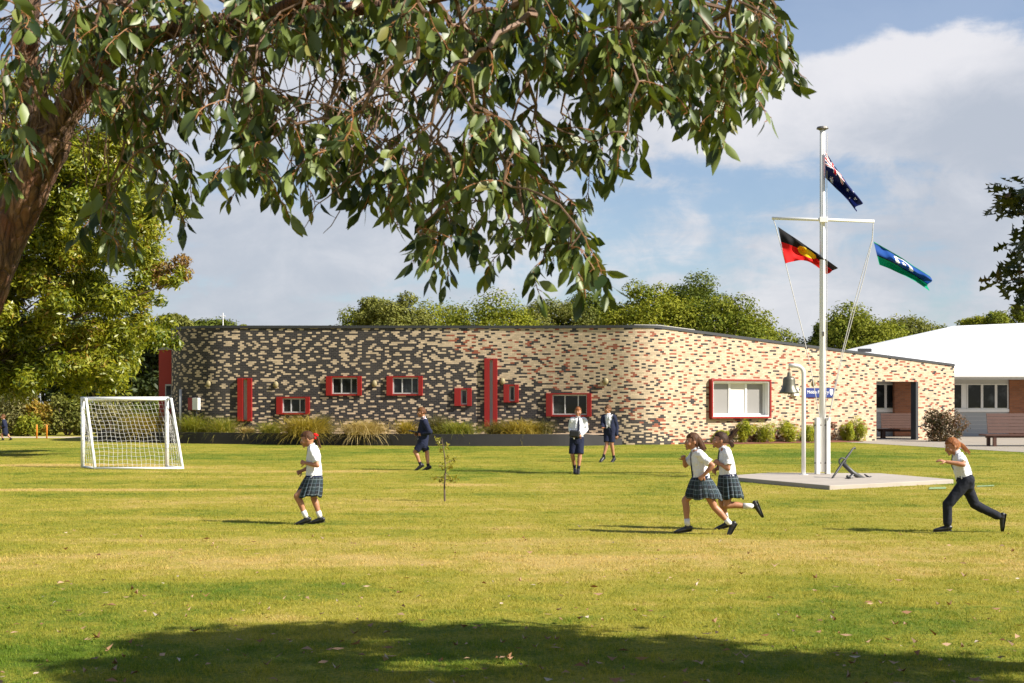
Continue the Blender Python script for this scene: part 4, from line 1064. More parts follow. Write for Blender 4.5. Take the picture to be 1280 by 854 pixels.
gum=thing('gum_tree','near gum tree, rough brown bark, drooping dark leaves across the top','tree',(P(-125,968,6.6).x,6.6,0))
go_=gum.location.copy()
def Q(px,py,D): return P(px,py,D)-go_
def limb(mb,pts,rads,k=8,rough=.12,n=18,seed=0):
    p,q=cr(pts,rads,k); v,f=loft(p,q,n=n,ref=(0,1,0)); o=[]
    m=len(p)
    for i,vv in enumerate(v):
        c=p[min(i//n,m-1)]; dd=vv-c
        z=Vector((vv.x*9,vv.y*9,vv.z*3+seed)); k_=1+rough*(noise.noise(z)+.6*noise.noise(z*2.7)+.35*noise.noise(z*6))*1.1
        o.append(c+dd*k_)
    mb.add(o,f); return p,q
mb=MB()
trunk_pts=[Q(-125,975,6.6),Q(-118,760,6.6),Q(-88,540,6.6),Q(-40,410,6.6),Q(4,305,6.6),Q(38,230,6.58),Q(64,168,6.55)]
limb(mb,trunk_pts,[.19,.15,.125,.108,.098,.094,.098],10)
l1,_=limb(mb,[Q(58,185,6.56),Q(42,120,6.5),Q(34,50,6.4),Q(40,-40,6.3),Q(75,-260,6.1),Q(90,-450,6.0)],[.075,.062,.055,.05,.04,.02],8,.12,14,3)
l2,_=limb(mb,[Q(60,180,6.55),Q(86,138,6.5),Q(112,100,6.45),Q(140,74,6.35),Q(185,48,6.2),Q(240,32,6.1),Q(310,24,6.0),Q(390,16,5.9),Q(500,4,5.8),Q(620,-22,5.75),Q(760,-45,5.7),Q(900,-50,5.7),Q(975,-20,5.7)],
     [.078,.070,.056,.044,.039,.036,.034,.031,.028,.028,.022,.014,.007],7,.15,14,5)
l3,_=limb(mb,[Q(104,112,6.45),Q(120,50,6.4),Q(140,-20,6.35),Q(180,-200,6.3),Q(230,-420,6.2)],[.055,.042,.04,.035,.02],7,.12,12,8)
l4,_=limb(mb,[Q(330,22,6.0),Q(420,-20,5.6),Q(540,-60,5.3),Q(700,-90,5.2),Q(860,-90,5.2)],[.032,.028,.024,.018,.008],6,.12,10,9)
l5,_=limb(mb,[Q(180,50,6.2),Q(160,-30,6.6),Q(280,-160,7.0),Q(500,-190,7.0),Q(740,-170,6.9)],[.04,.035,.03,.022,.008],6,.12,10,10)
mb.build('trunk',m_gbark,gum,smooth=True)
# sprays
CLU=[(250,12,55,22,8),(340,8,60,26,16),(225,20,45,22,7),(60,15,50,22,5),(130,25,45,22,6),(185,75,45,35,8),(90,90,30,25,4),(3,215,12,30,5),(8,110,12,30,3),(440,15,70,30,12),(430,25,130,45,40),(560,25,120,55,54),(690,35,120,62,58),(815,40,110,66,50),(925,30,60,50,28),(962,85,26,40,10),
 (330,150,58,42,20),(312,215,32,30,9),(350,235,26,25,8),(418,185,38,30,9),(470,170,48,50,15),(500,225,42,40,15),(400,120,60,40,10),
 (560,140,70,65,26),(570,235,58,60,24),(560,305,40,26,10),(640,160,70,65,26),(650,250,58,52,22),(690,300,48,42,17),(716,325,22,18,5),(738,205,18,22,4),
 (755,95,50,50,17),(800,170,20,22,6),(850,100,60,40,20),(900,115,32,28,9),(775,60,60,40,14),
 (170,50,50,40,9),(20,30,30,40,4),(155,140,45,50,13),(172,195,45,42,13),(135,265,40,42,10),(205,225,20,24,4),(200,110,38,40,9),(2,190,10,40,4),(240,70,50,40,7),(300,110,40,40,6),
 (560,-60,420,40,60),(300,-80,250,50,26),(80,-120,160,70,16)]
rs=random.Random(12); anchors=[]
for (cx,cy,rx,ry,n) in CLU:
    for _ in range(n):
        a=rs.uniform(0,2*PI); q=math.sqrt(rs.random())
        if cy>-20 and noise.noise(Vector((cx+rx*q*math.cos(a),cy+ry*q*math.sin(a),0))*.021)<-.27: continue
        D=rs.uniform(5.35,6.9) if cx>260 else (rs.uniform(5.6,6.2) if cy<100 or cx<30 else rs.uniform(6.0,7.3))
        anchors.append(Q(cx+rx*q*math.cos(a),cy+ry*q*math.sin(a)-16,D))
nodes=[p for l in (l1,l2,l3,l4,l5) for p in l]; par=[-1]*len(nodes); cnt=[0]*len(nodes)
N0=len(nodes); main=np.array([tuple(p) for p in nodes])
dm=[np.min(np.linalg.norm(main-np.array(a),axis=1)) for a in anchors]
chains=[]; NA=np.array([tuple(p) for p in nodes])
for ai in np.argsort(dm):
    a=anchors[ai]; dd=NA-np.array(a)
    cost=np.linalg.norm(dd,axis=1)-.35*np.clip(dd[:,2],-.2,.5)   # prefer to hang from above
    k=int(np.argmin(cost)); s=nodes[k]; L=(a-s).length
    ns=max(2,min(6,int(L/.09))); pts=[s]; ids=[k]
    bend=Vector((rs.uniform(-.12,.12),rs.uniform(-.12,.12),rs.uniform(.02,.16)))*L
    for i in range(1,ns+1):
        tt=i/ns; p=s.lerp(a,tt)+bend*math.sin(PI*tt)+Vector((rs.uniform(-1,1),rs.uniform(-1,1),rs.uniform(-1,1)))*(.012 if i<ns else 0)
        pts.append(p); nodes.append(p); par.append(ids[-1]); cnt.append(0); ids.append(len(nodes)-1)
    NA=np.concatenate([NA,np.array([tuple(p) for p in pts[1:]])]); chains.append(ids)
    j=ids[-1]
    while j!=-1: cnt[j]+=1; j=par[j]
tw=MB()
for ids in chains:
    tw.tube([nodes[i] for i in ids],[.0016+.0017*math.sqrt(max(1,cnt[i] if i>=N0 else cnt[ids[1]])) for i in ids],5,cap=False)
# bare hanging twigs near the trunk
for (cx,cy,rx,ry,n,D) in [(290,70,70,50,80,6.0),(215,60,50,40,40,6.1),(430,120,70,60,70,5.9),(60,60,60,60,70,6.3),(95,150,40,40,16,6.3),(540,150,120,80,40,6.0),(330,30,70,20,22,5.9),(140,100,60,60,22,6.2)]:
    for _ in range(n):
        x=cx+rs.uniform(-rx,rx); y=cy+rs.uniform(-ry,ry); p=Q(x,y,D+rs.uniform(-.25,.25)); pts=[p]; v=Vector((rs.uniform(-.6,.6),rs.uniform(-.5,.5),rs.uniform(-1,.1))).normalized()
        for k in range(5): 
            v=(v+Vector((rs.uniform(-.5,.5),rs.uniform(-.5,.5),rs.uniform(-.45,.2)))).normalized(); pts.append(pts[-1]+v*rs.uniform(.03,.075))
        tw.tube(pts,[.0038,.0034,.003,.0025,.002,.0012],5,cap=False)
tw.build('twigs',m_twig,gum)
LB=[];LD=[];LN=[];LL=[];LW=[];pt=MB()
for ai,a in enumerate(anchors):
    hd=Vector((rs.uniform(-1,1),rs.uniform(-1,1),0)).normalized(); p=a.copy(); v=(hd*.7+Vector((0,0,rs.uniform(-.9,.35)))).normalized(); pts=[p.copy()]
    nl=rs.randint(8,14); 
    for k in range(nl):
        v=(v+Vector((rs.uniform(-.3,.3),rs.uniform(-.3,.3),-.12))).normalized(); p=p+v*rs.uniform(.012,.024); pts.append(p.copy())
        side=Vector((rs.uniform(-1,1),rs.uniform(-1,1),rs.uniform(-.35,.3))).normalized()
        dr=(side*rs.uniform(.35,1.0)+v*.3+Vector((0,0,-1))*rs.uniform(.45,1.25)).normalized()
        pe=rs.uniform(.012,.028); e=p+(side*.8+dr*.6).normalized()*pe
        pt.tube([p,e],[.0019,.0015],4,cap=False)
        LB.append(tuple(e)); LD.append(tuple(dr)); L=rs.uniform(.062,.115)*(.75 if rs.random()<.25 else 1); LL.append(L); LW.append(L*rs.uniform(.32,.50))
        nn=Vector((rs.gauss(0,1),rs.gauss(0,1),rs.gauss(0,.4)+.35)); nn=nn-dr*nn.dot(dr); LN.append(tuple(nn.normalized()))
    pt.tube(pts,[.0026]+[.0021]*(len(pts)-2)+[.0012],5,cap=False)
pt.build('leaf_stalks',m_ptwig,gum)
me=leaf_mesh('crown',np.array(LB),np.array(LD),np.array(LN),np.array(LL),np.array(LW),5)
link('crown',me,m_gum,gum)
m_nut=simple('gum_nut',(.16,.17,.08),.6,.3,20)
for (x,y) in [(830,112),(836,110),(905,118),(910,125),(896,98),(815,95),(760,128)]:
    c=Q(x,y,5.5); v,f=sphere((0,0,0),(.016,.016,.019),10,8); MB().add([q+c for q in v],f).tube([c+Vector((0,0,.018)),c+Vector((.01,.02,.06))],.0022,5).build('gum_nut',m_nut,gum,smooth=True)
# ================================================================ second tree, right: only its lowest spray reaches the picture; its crown shades the lawn
m_oak=leafmat('lobed_leaf',(.030,.045,.012),(.075,.085,.020),.45,.25,(1.6,1.5,.5),.45,c2=(.13,.075,.03))
oak=thing('oak_tree','dark tree with lobed leaves whose lowest spray hangs in at the right edge','tree',(7.6,7.4,0)); oo=oak.location.copy()
mb=MB(); limb(mb,[(0,0,-.1),(.05,0,1.4),(0,.05,2.8),(-.2,0,4.2)],[.30,.24,.21,.16],8,.08,14,2)
# shade: the crown stands where the sun's rays to the shaded grass pass
SX,SY=sd.x/sd.z,sd.y/sd.z
rs=random.Random(31); C_=[];R_=[]; tries=0
def edge_y(px): return float(np.interp(px,[20,70,130,260,420,640,780,900,1050,1180,1290,1500],[846,806,782,775,771,771,786,799,808,817,826,840]))
while len(C_)<260 and tries<30000:
    tries+=1
    px=rs.uniform(40,1650); py=rs.uniform(770,1020)
    rad=rs.uniform(.24,.5); g=G(px,py)
    if py<edge_y(px)+ (rad*.62)*CAMZ*F/g.y**2 + (rs.random()**2)*30: continue
    if px<140 and rs.random()<.5: continue
    z=rs.uniform(4.9,7.0); c=Vector((g.x+SX*z,g.y+SY*z,z))
    if c.y<1.5 or (HZ-(c.z-rad-CAMZ)/max(c.y+rad,.1)*F)>-12: continue
    C_.append(tuple(c-oo)); R_.append(rad)
for c in C_[::4]:
    c=Vector(c); f=Vector((-.2,0,4.1)); mb.tube([f,f.lerp(c,.5)+Vector((0,0,.25)),c],[.06,.035,.01],5)
V,q,T_=leaves(C_,R_,[int(150*(a/.38)**2) for a in R_],.19,32,.55,.7,.9,.1,.2)
me=np_mesh('crown',V,[q]); attr(me,'tint',T_); link('crown',me,m_oak,oak)
# lobed leaves of the visible spray
LOBE=[(0,.03),(.12,.10),(.2,.30),(.27,.12),(.38,.15),(.50,.46),(.56,.16),(.68,.14),(.80,.36),(.82,.10),(1,0)]
half=LOBE; prof=[(s,wd) for s,wd in LOBE]+[(s,-wd) for s,wd in LOBE[-2::-1]]
DS=9.0
def So(px,py,D=DS): return P(px,py,D)-oo
br2=[[So(1340,215),So(1314,250),So(1286,268),So(1264,262)],[So(1340,240),So(1309,300),So(1286,310),So(1270,318)],[So(1345,270),So(1314,335),So(1284,345),So(1256,352)],[So(1309,250),So(1286,246),So(1264,243),So(1252,242)],[So(1350,300),So(1316,352),So(1296,362),So(1282,360)]]
feeder=[Vector((-.2,0,4.0)),So(1460,120,8.4),So(1360,190,8.9),So(1340,230)]
limb(mb,feeder,[.06,.035,.02,.012],6,.08,8,4)
fp_,_q=cr(feeder,[1]*4,8)
for i in range(34):   # the rest of the bough, beyond the right edge of the picture
    s=fp_[rs.randint(9,len(fp_)-1)]; e=s+Vector((rs.uniform(-.12,.75),rs.uniform(-.55,.5),rs.uniform(-.75,.25)))
    if CX+F*(e+oo).x/(e+oo).y<1352: continue
    br2.append([s,s.lerp(e,.4)+Vector((0,0,.06)),s.lerp(e,.75)+Vector((0,0,.03)),e])
V=[];Fq=[];TI=[]
for bpt in br2:
    p,q=cr(bpt,[.009,.006,.004,.002],6); mb.tube(p,q,5)
    for i in range(3,len(p)):
        for k in range(3 if bpt in br2[:5] else 2):
            b0=p[i]+Vector((rs.uniform(-.05,.05),rs.uniform(-.22,.22),rs.uniform(-.09,.08))); tg=(p[i]-p[i-1]).normalized()
            dd=(tg*.5+Vector((rs.uniform(-1,1),rs.uniform(-1,1),rs.uniform(-.9,.5)))).normalized(); nn=Vector((rs.gauss(0,.8),rs.gauss(0,.8),1.0)); nn=(nn-dd*nn.dot(dd)).normalized(); s=dd.cross(nn)
            L=rs.uniform(.08,.14); a=len(V); cu=rs.uniform(-.3,.3)
            V.append(b0)
            for (u,wd) in prof[1:]: V.append(b0+dd*L*u+s*L*wd*.95+nn*L*(cu*u*u+abs(wd)*.3))
            mids=len(V); 
            n_=len(prof); idx=[a+j for j in range(n_)]
            # fan between left and right outlines
            h=len(LOBE)
            for j in range(h-1):
                l0,l1=idx[j],idx[j+1]; r0=idx[(n_-j)%n_] if j>0 else idx[0]; r1=idx[n_-1-j] if j+1<h-1 else idx[h-1]
                if j==0: Fq.append((l0,l1,r1))
                elif l1==r1: Fq.append((l0,l1,r0))
                else: Fq.append((l0,l1,r1,r0))
            TI+= [rs.random()]*(len(V)-a)
me=bpy.data.meshes.new('spray'); me.from_pydata([tuple(v) for v in V],[],Fq); me.update(); attr(me,'tint',TI); link('leaf_spray',me,m_oak,oak)
mb.build('trunk',m_gbark,oak,smooth=True)
# ================================================================ people
m_skin,t,b=material('skin'); n=t.noise(t.obj(),9,4,.6)
t.l.new(t.mix(t.ss(n,.3,.75),(.35,.155,.080),(.43,.205,.115)),b.inputs['Base Color']); b.inputs['Roughness'].default_value=.5
b.inputs['Subsurface Weight'].default_value=.12; b.inputs['Subsurface Radius'].default_value=(.02,.008,.004); b.inputs['Subsurface Scale'].default_value=.4
def cloth(name,col,var=.1): return simple(name,col,.85,var,14,bump=.12,bscale=220,spec=.2)
m_shirt=cloth('white_shirt_cloth',(.69,.695,.72),.05); m_navy=cloth('navy_cloth',(.014,.018,.042)); m_trou=cloth('charcoal_trouser_cloth',(.016,.018,.026))
m_tie=cloth('dark_tie_cloth',(.016,.018,.035)); m_sock=cloth('white_sock',(.72,.70,.68),.05); m_bsock=cloth('black_sock',(.012,.013,.022)); m_shoe=simple('black_shoe_leather',(.011,.011,.012),.38,.2,20)
m_lip=simple('lips',(.30,.10,.075),.5,.1,30); m_eyew=simple('eye_white',(.6,.58,.55),.3,.03,30); m_iris=simple('iris',(.03,.02,.015),.2,.1,30)
m_ribbon=cloth('red_ribbon',(.62,.012,.012)); m_black=simple('black_bag',(.012,.012,.014),.55,.2,15); m_watch=simple('watch',(.02,.02,.02),.3,.1,10)
m_tart,t,b=material('tartan_cloth')
uvn=t.new('ShaderNodeUVMap',uv_map='UVMap').outputs[0]; sp=t.new('ShaderNodeSeparateXYZ'); t.l.new(uvn,sp.inputs[0])
def band(x,per,wd,ph=0.0): return t.math('LESS_THAN',t.math('ABSOLUTE',t.math('SUBTRACT',t.math('FRACT',t.math('ADD',t.math('DIVIDE',x,per),ph)),.5)),wd)
u_,v_=sp.outputs[0],sp.outputs[1]; c=t.mix(t.math('MULTIPLY',t.math('ADD',band(u_,.13,.25),band(v_,.11,.25)),.5),(.007,.010,.016),(.012,.026,.030))
c=t.mix(t.math('MULTIPLY',t.math('MAXIMUM',band(u_,.13,.035,.25),band(v_,.11,.045,.2)),.42),c,(.22,.27,.30))
c=t.mix(t.math('MULTIPLY',t.math('MAXIMUM',band(u_,.13,.03,.75),band(v_,.11,.03,.7)),.5),c,(.11,.17,.22))
t.l.new(c,b.inputs['Base Color']); b.inputs['Roughness'].default_value=.9
def hairmat(name,c0,c1):
    m,t,b=material(name); n=t.noise(t.scale(t.obj(),(1,1,.3)),70,4,.6); t.l.new(t.mix(t.ss(n,.3,.7),c0,c1),b.inputs['Base Color']); b.inputs['Roughness'].default_value=.65; b.inputs['Specular IOR Level'].default_value=.25
    bn=t.new('ShaderNodeBump'); bn.inputs['Strength'].default_value=.6; bn.inputs['Distance'].default_value=.006; t.l.new(n,bn.inputs['Height']); t.l.new(bn.outputs[0],b.inputs['Normal']); return m
m_hbrown=hairmat('brown_hair',(.028,.012,.005),(.10,.042,.017)); m_hred=hairmat('auburn_hair',(.12,.035,.009),(.30,.11,.03)); m_hlight=hairmat('light_brown_hair',(.05,.02,.007),(.16,.065,.022)); m_hdark=hairmat('dark_brown_hair',(.016,.008,.005),(.055,.025,.012))
V3=Vector
def ell(mb,c,r,M=None,nu=16,nv=12): 
    v,f=sphere(c,r,nu,nv,M); mb.add(v,f)
def rl(mb,pts,rads,ref=(0,1,0),n=14,k=4):
    p,q=cr(pts,rads,k); v,f=loft(p,q,n=n,ref=ref,roundcap=True); mb.add(v,f)
def hand(mb,w,d,nrm,k,curl=.9,side=1):
    """palm, five unequal bent fingers; w wrist, d hand direction, nrm palm normal (fingers curl towards it)"""
    d=d.normalized(); nrm=(nrm-d*nrm.dot(d)).normalized(); s=d.cross(nrm)*side
    rl(mb,[w-d*.012*k,w+d*.03*k,w+d*.068*k],[(.019*k,.014*k),(.029*k,.013*k),(.031*k,.011*k)],ref=s,n=10,k=2)
    for i,(off_,L,cu) in enumerate(((-.024,.058,1.0),(-.008,.066,.95),(.008,.062,1.0),(.024,.049,1.1))):
        p=w+d*.062*k+s*off_*k; a=.25*cu*curl; pts=[p-d*.012*k,p]
        for f_ in (.42,.32,.26):
            a+=.62*curl*cu*.8; v=d*math.cos(a)+nrm*math.sin(a)+s*off_*1.2; p=p+v.normalized()*L*f_*k; pts.append(p)
        r0=.0078*k; v,f=loft(pts,[r0*1.05,r0,r0*.95,r0*.88,r0*.72],n=8,ref=s,roundcap=True); mb.add(v,f)
    p=w+d*.022*k-s*.024*k; v1=(d*.55-s*.75+nrm*.35).normalized(); v2=(d*.8-s*.25+nrm*.6).normalized()
    pts=[p+s*.012*k,p,p+v1*.030*k,p+v1*.030*k+v2*.024*k,p+v1*.028*k+v2*.042*k]
    v,f=loft(pts,[.011*k,.011*k,.0095*k,.0085*k,.0065*k],n=8,ref=s,roundcap=True); mb.add(v,f)
def person(spec):
    J={n:V3(p) for n,p in spec['J'].items()}; k=spec.get('k',1.0); root=thing('person',spec['label'],'person',spec['loc'],0,spec.get('group'))
    fw=V3(spec['face']).normalized(); up=V3(spec.get('headup',(0,0,1))); up=(up-fw*up.dot(fw)).normalized(); sd_=fw.cross(up)  # person's right
    HM=Matrix((( sd_.x,fw.x,up.x),(sd_.y,fw.y,up.y),(sd_.z,fw.z,up.z)))
    hc=J['head']; hs=spec.get('hs',1.0)
    shl,shr,hl,hr=J['shL'],J['shR'],J['hipL'],J['hipR']; sax=(shr-shl).normalized(); hax=(hr-hl).normalized()
    pel=(hl+hr)/2; che=(shl+shr)/2; nb_=J['neck']
    bd=MB()
    # trunk of the body
    mid=pel.lerp(che,.45)+V3(spec.get('bow',(0,0,0)))
    tor=[pel-(che-pel)*.10,pel+(che-pel)*.05,mid,pel.lerp(che,.78),che+(nb_-che)*.35,nb_]
    trd=[(.105*k,.085*k),(.122*k,.094*k),(.108*k,.080*k),(.122*k,.084*k),(.095*k,.062*k),(.045*k,.045*k)]
    rl(bd,tor,trd,ref=sax,n=18)
    rl(bd,[nb_-(hc-nb_)*.3,nb_,nb_.lerp(hc,.6)],[.048*k,.043*k,.043*k],ref=sax)
    for s in 'LR':
        sh,el,ha=J['sh'+s],J['el'+s],J['ha'+s]
        rl(bd,[che.lerp(sh,.45),sh,sh.lerp(el,.3),el],[.045*k,.047*k,.040*k,.031*k],n=12)
        ha2=ha-(ha-el).normalized()*.06*k
        rl(bd,[el.lerp(sh,.08),el.lerp(ha2,.02),el.lerp(ha2,.32),ha2],[.031*k,.032*k,.034*k,.0215*k],n=12)
        hp,kn,an=J['hip'+s],J['kn'+s],J['an'+s]
        cb=(kn-hp).normalized()+(kn-an).normalized(); cb=-cb*.010 if cb.length>.05 else V3((0,0,0))
        rl(bd,[hp+(hp-kn)*.08,hp.lerp(kn,.3),hp.lerp(kn,.75),kn],[.064*k,.068*k,.053*k,.046*k],n=14)
        rl(bd,[kn.lerp(hp,.08),kn,kn.lerp(an,.30)+cb,kn.lerp(an,.65),an],[.046*k,.045*k,.047*k,.036*k,.029*k],n=14)
    # head
    v,f=sphere((0,0,0),1,28,22); hv=[]
    for q in v:
        x,y,z=q; X_=x*.073; Y_=y*.092; Z_=z*.108
        if z<0: X_*=1-.34*(-z)**1.4; Y_=Y_*(1-.20*(-z)**2)+.016*(-z)
        if y>0: Y_*=1-.10*(1-abs(x))*0; 
        if y>.2 and abs(z-.12)<.2 and .15<abs(x)<.6: Y_-=.006*(1-abs(z-.12)/.2)       # eye sockets
        if z>.1 and y<0: Y_*=1.06
        hv.append(V3((X_,Y_,Z_))*hs*k)
    S=hs*k
    bd.add([HM@q+hc for q in hv],f)
    HP=lambda x,y,z: HM@(V3((x,y,z))*S)+hc
    rl(bd,[HP(0,.086,.022),HP(0,.097,.000),HP(0,.106,-.022),HP(0,.094,-.034)],[.007*S,.010*S,.0135*S,.010*S],ref=sd_,n=8,k=3)   # nose
    ell(bd,HP(0,.088,-.058),(.022*S,.014*S,.010*S),HM.to_4x4()); ell(bd,HP(0,.082,-.088),(.022*S,.018*S,.016*S),HM.to_4x4())  # mouth, chin
    for e in (-1,1): ell(bd,HP(e*.075,-.004,-.005),(.009*S,.020*S,.030*S),HM.to_4x4()); ell(bd,HP(e*.040,.060,-.028),(.026*S,.026*S,.024*S),HM.to_4x4())
    bm1=remesh(bd,.0075*k,'body',3)
    hd=MB()
    for s in 'LR':
        el,ha=J['el'+s],J['ha'+s]; d=(ha-el).normalized(); pn=V3(spec.get('palm'+s,(0,1 if s=='L' else -1,-.15)))
        hand(hd,ha-d*.055*k,d+V3(spec.get('wrist'+s,(0,0,0))),pn,k,spec.get('curl',1.0),1 if s=='R' else -1)
    hm=remesh(hd,.0033*k,'hands',1)
    bm=bmesh.new(); bm.from_mesh(bm1); bm.from_mesh(hm); bm1.clear_geometry(); bm.to_mesh(bm1); bm.free(); bpy.data.meshes.remove(hm)
    link('body',bm1,m_skin,root,None,True)
    # face details
    for e in (-1,1):
        mb=MB(); ell(mb,HP(e*.031,.0775,.012),(.0125*S,.008*S,.0075*S),HM.to_4x4(),10,8); eo=mb.build('eye',m_eyew,root,smooth=True)
        mb=MB(); ell(mb,HP(e*.031,.0845,.012),(.0062*S,.003*S,.0062*S),HM.to_4x4(),8,6); mb.build('iris',m_iris,eo,smooth=True)
        MB().tube([HP(e*.016,.090,.027),HP(e*.032,.089,.033),HP(e*.050,.076,.028)],[.003*S,.0038*S,.002*S],6).build('eyebrow',spec['hair'],root,smooth=True)
    MB().tube([HP(-.021,.092,-.058),HP(-.01,.1005,-.056),HP(0,.102,-.058),HP(.01,.1005,-.056),HP(.021,.092,-.058)],[.002*S,.0048*S,.0055*S,.0048*S,.002*S],6).build('mouth',m_lip,root,smooth=True)
    # hair cap: larger than the skull, drawn under the skin over the face
    hb_=MB(); v,f=sphere((0,0,0),1,30,24); hv=[]
    lowz=spec.get('hairlow',-.62)
    for q in v:
        x,y,z=q; face=(y>.28 and z<spec.get('fringe',.46)) or (y>-.05 and z<.0) or z<lowz
        kk=.80 if face else 1.115+.05*noise.noise(V3((x*4,y*4,z*2+k*9)))+.03*noise.noise(V3((x*11,y*11,z*4)))
        hv.append(HM@(V3((x*.073*kk,y*.094*kk-.004,z*.108*kk+.003))*S)+hc)
    hb_.add(hv,f)
    for lock in spec.get('locks',[]):   # strands: list of (pts in head frame), start radius
        pts,r0,nst,spread=lock; rr=random.Random(len(pts)*7+nst)
        for i in range(nst):
            o=V3((rr.uniform(-1,1),rr.uniform(-1,1),rr.uniform(-1,1)))*spread
            pp=[HP(*p)+o*S*(.25+j*.75/len(pts)) for j,p in enumerate(pts)]
            p_,q_=cr(pp,[r0*S*(1-.75*j/(len(pp)-1)) for j in range(len(pp))],4); v,f=loft(p_,q_,n=7,roundcap=True); hb_.add(v,f)
    link('hair',remesh(hb_,.0055*k,'hair',1),spec['hair'],root,None,True)
    if 'ribbon' in spec:
        c=HP(*spec['ribbon']); mb=MB(); 
        for q in ((-.02,.0,.012),(.02,.0,.01),(0,-.005,-.022),(0,0,0),(0,-.012,.02)): ell(mb,c+V3(q)*1.1,(.026,.02,.022))
        link('hair_ribbon',remesh(mb,.005,'ribbon',1),m_ribbon,root,None,True)
    def wrinkle(me,amp,sc=16,seed=0.0):
        n=len(me.vertices); co=np.empty(n*3,np.float32); no=np.empty(n*3,np.float32)
        me.vertices.foreach_get('co',co); me.vertex_normals.foreach_get('vector',no); co=co.reshape(-1,3); no=no.reshape(-1,3)
        d=np.empty((n,1),np.float32)
        for i in range(n):
            x,y,z=(float(q)*sc for q in co[i]); d[i,0]=noise.noise(V3((x,y,z*.55+seed)))+.5*noise.noise(V3((x*2.3,y*2.3,z*2.3)))
        me.vertices.foreach_set('co',(co+no*d*amp).ravel()); me.update()
    # shirt
    ts=MB(); g=.013*k; nk=nb_.lerp(che,.18)
    rl(ts,[pel+(che-pel)*spec.get('shirtlow',.02),mid.lerp(pel,.5),mid,pel.lerp(che,.78),che+(nb_-che)*.25,nk],[(.128*k+g*.3,.100*k+g*.3),(.125*k+g,.097*k+g),(.118*k+g,.092*k+g),(.124*k+g,.088*k+g),(.100*k+g,.064*k+g),(.054*k,.052*k)],ref=sax,n=22)
    for s in 'LR':
        sh,el,ha=J['sh'+s],J['el'+s],J['ha'+s]
        if spec['sleeve']=='short' or spec.get('jacket'):
            p_,q_=cr([che.lerp(sh,.5),sh,sh.lerp(el,.45),sh.lerp(el,.76 if not spec.get('jacket') else .3)],[.050*k+g*.2,.050*k+g*.3,.045*k+g*.7,.045*k+g*.95],4); v,f=loft(p_,q_,n=14); ts.add(v,f)
        else:
            rl(ts,[che.lerp(sh,.5),sh,sh.lerp(el,.5),el],[.050*k+g*.2,.050*k+g*.3,.042*k+g*.6,.036*k+g*.6],n=14); e2=ha-(ha-el).normalized()*.075*k
            rl(ts,[el.lerp(sh,.1),el,el.lerp(e2,.5),e2],[.036*k+g*.6,.037*k+g*.6,.034*k+g*.6,.026*k+g*.6],n=14)
    sm=remesh(ts,.0085*k,'shirt',3); wrinkle(sm,.014*k,19)
    link('shirt',sm,m_shirt,root,None,True)
    tdir=(nb_-che).normalized(); fdir=sax.cross(V3((0,0,1))); 
    fdir=sax.cross(tdir).normalized()
    if fdir.dot(V3(spec['body_fw']))<0: fdir=-fdir
    # collar
    mb=MB(); 
    for e in (-1,1):
        c=nb_+tdir*.012*k
        mb.tube([c-fdir*.048*k,c+sax*e*.047*k+tdir*.0,c+fdir*.046*k-tdir*.012*k+sax*e*.008*k,c+fdir*.062*k-tdir*.05*k+sax*e*.035*k],[(.007*k,.02*k)]*3+[(.004*k,.006*k)],8)
    mb.build('collar',m_shirt,root,smooth=True)
    if spec.get('tie'):
        pts=[nb_+fdir*.062*k-tdir*.005*k]+[pel.lerp(che,q)+fdir*(z*k) for q,z in spec['tie']]
        mb=MB(); p_,q_=cr(pts,[(.012*k,.006*k)]+[(.018*k+.010*k*i/len(pts),.005*k) for i in range(len(pts)-1)],4); v,f=loft(p_,q_,n=8,ref=sax); mb.add(v,f); mb.build('tie',m_tie,root,smooth=True)
    # jacket
    if spec.get('jacket'):
        tj=MB(); g2=.026*k
        rl(tj,[pel-(che-pel)*.10,pel+(che-pel)*.12,mid,pel.lerp(che,.78),che+(nb_-che)*.28,nk],[(.150*k,.118*k),(.140*k+g2*.5,.108*k+g2*.5),(.122*k+g2,.094*k+g2),(.128*k+g2,.090*k+g2),(.104*k+g2,.066*k+g2*.8),(.060*k,.056*k)],ref=sax,n=24)
        for s in 'LR':
            sh,el,ha=J['sh'+s],J['el'+s],J['ha'+s]; e2=ha-(ha-el).normalized()*.07*k
            rl(tj,[che.lerp(sh,.5),sh,sh.lerp(el,.5),el],[.05*k+g2*.4,.052*k+g2*.6,.045*k+g2*.8,.038*k+g2*.8],n=14)
            rl(tj,[el.lerp(sh,.1),el,el.lerp(e2,.5),e2],[.038*k+g2*.8,.039*k+g2*.8,.036*k+g2*.7,.032*k+g2*.6],n=14)
        jm=remesh(tj,.0085*k,'blazer',3); wrinkle(jm,.006*k,13,3)
        ow=spec['jacket']; bm=bmesh.new(); bm.from_mesh(jm); kill=[]
        for v in bm.verts:   # open front
            q=v.co-pel; h=q.dot((che-pel).normalized())/(che-pel).length; fr_=q.dot(fdir)-(mid-pel).dot(fdir)*0; sx_=q.dot(sax)
            if fr_>.035*k and -.3<h<1.35 and abs(sx_-ow[1]*k)<ow[0]*k*(.45+.55*min(1,max(0,abs(h-.35)*1.3))): kill.append(v)
        bmesh.ops.delete(bm,geom=kill,context='VERTS'); bm.to_mesh(jm); bm.free()
        jo=link('blazer',jm,m_navy,root,None,True); sf=jo.modifiers.new('thickness','SOLIDIFY'); sf.thickness=.006; sf.offset=-1
    # skirt, shorts, trousers
    tr=(che-pel).normalized()
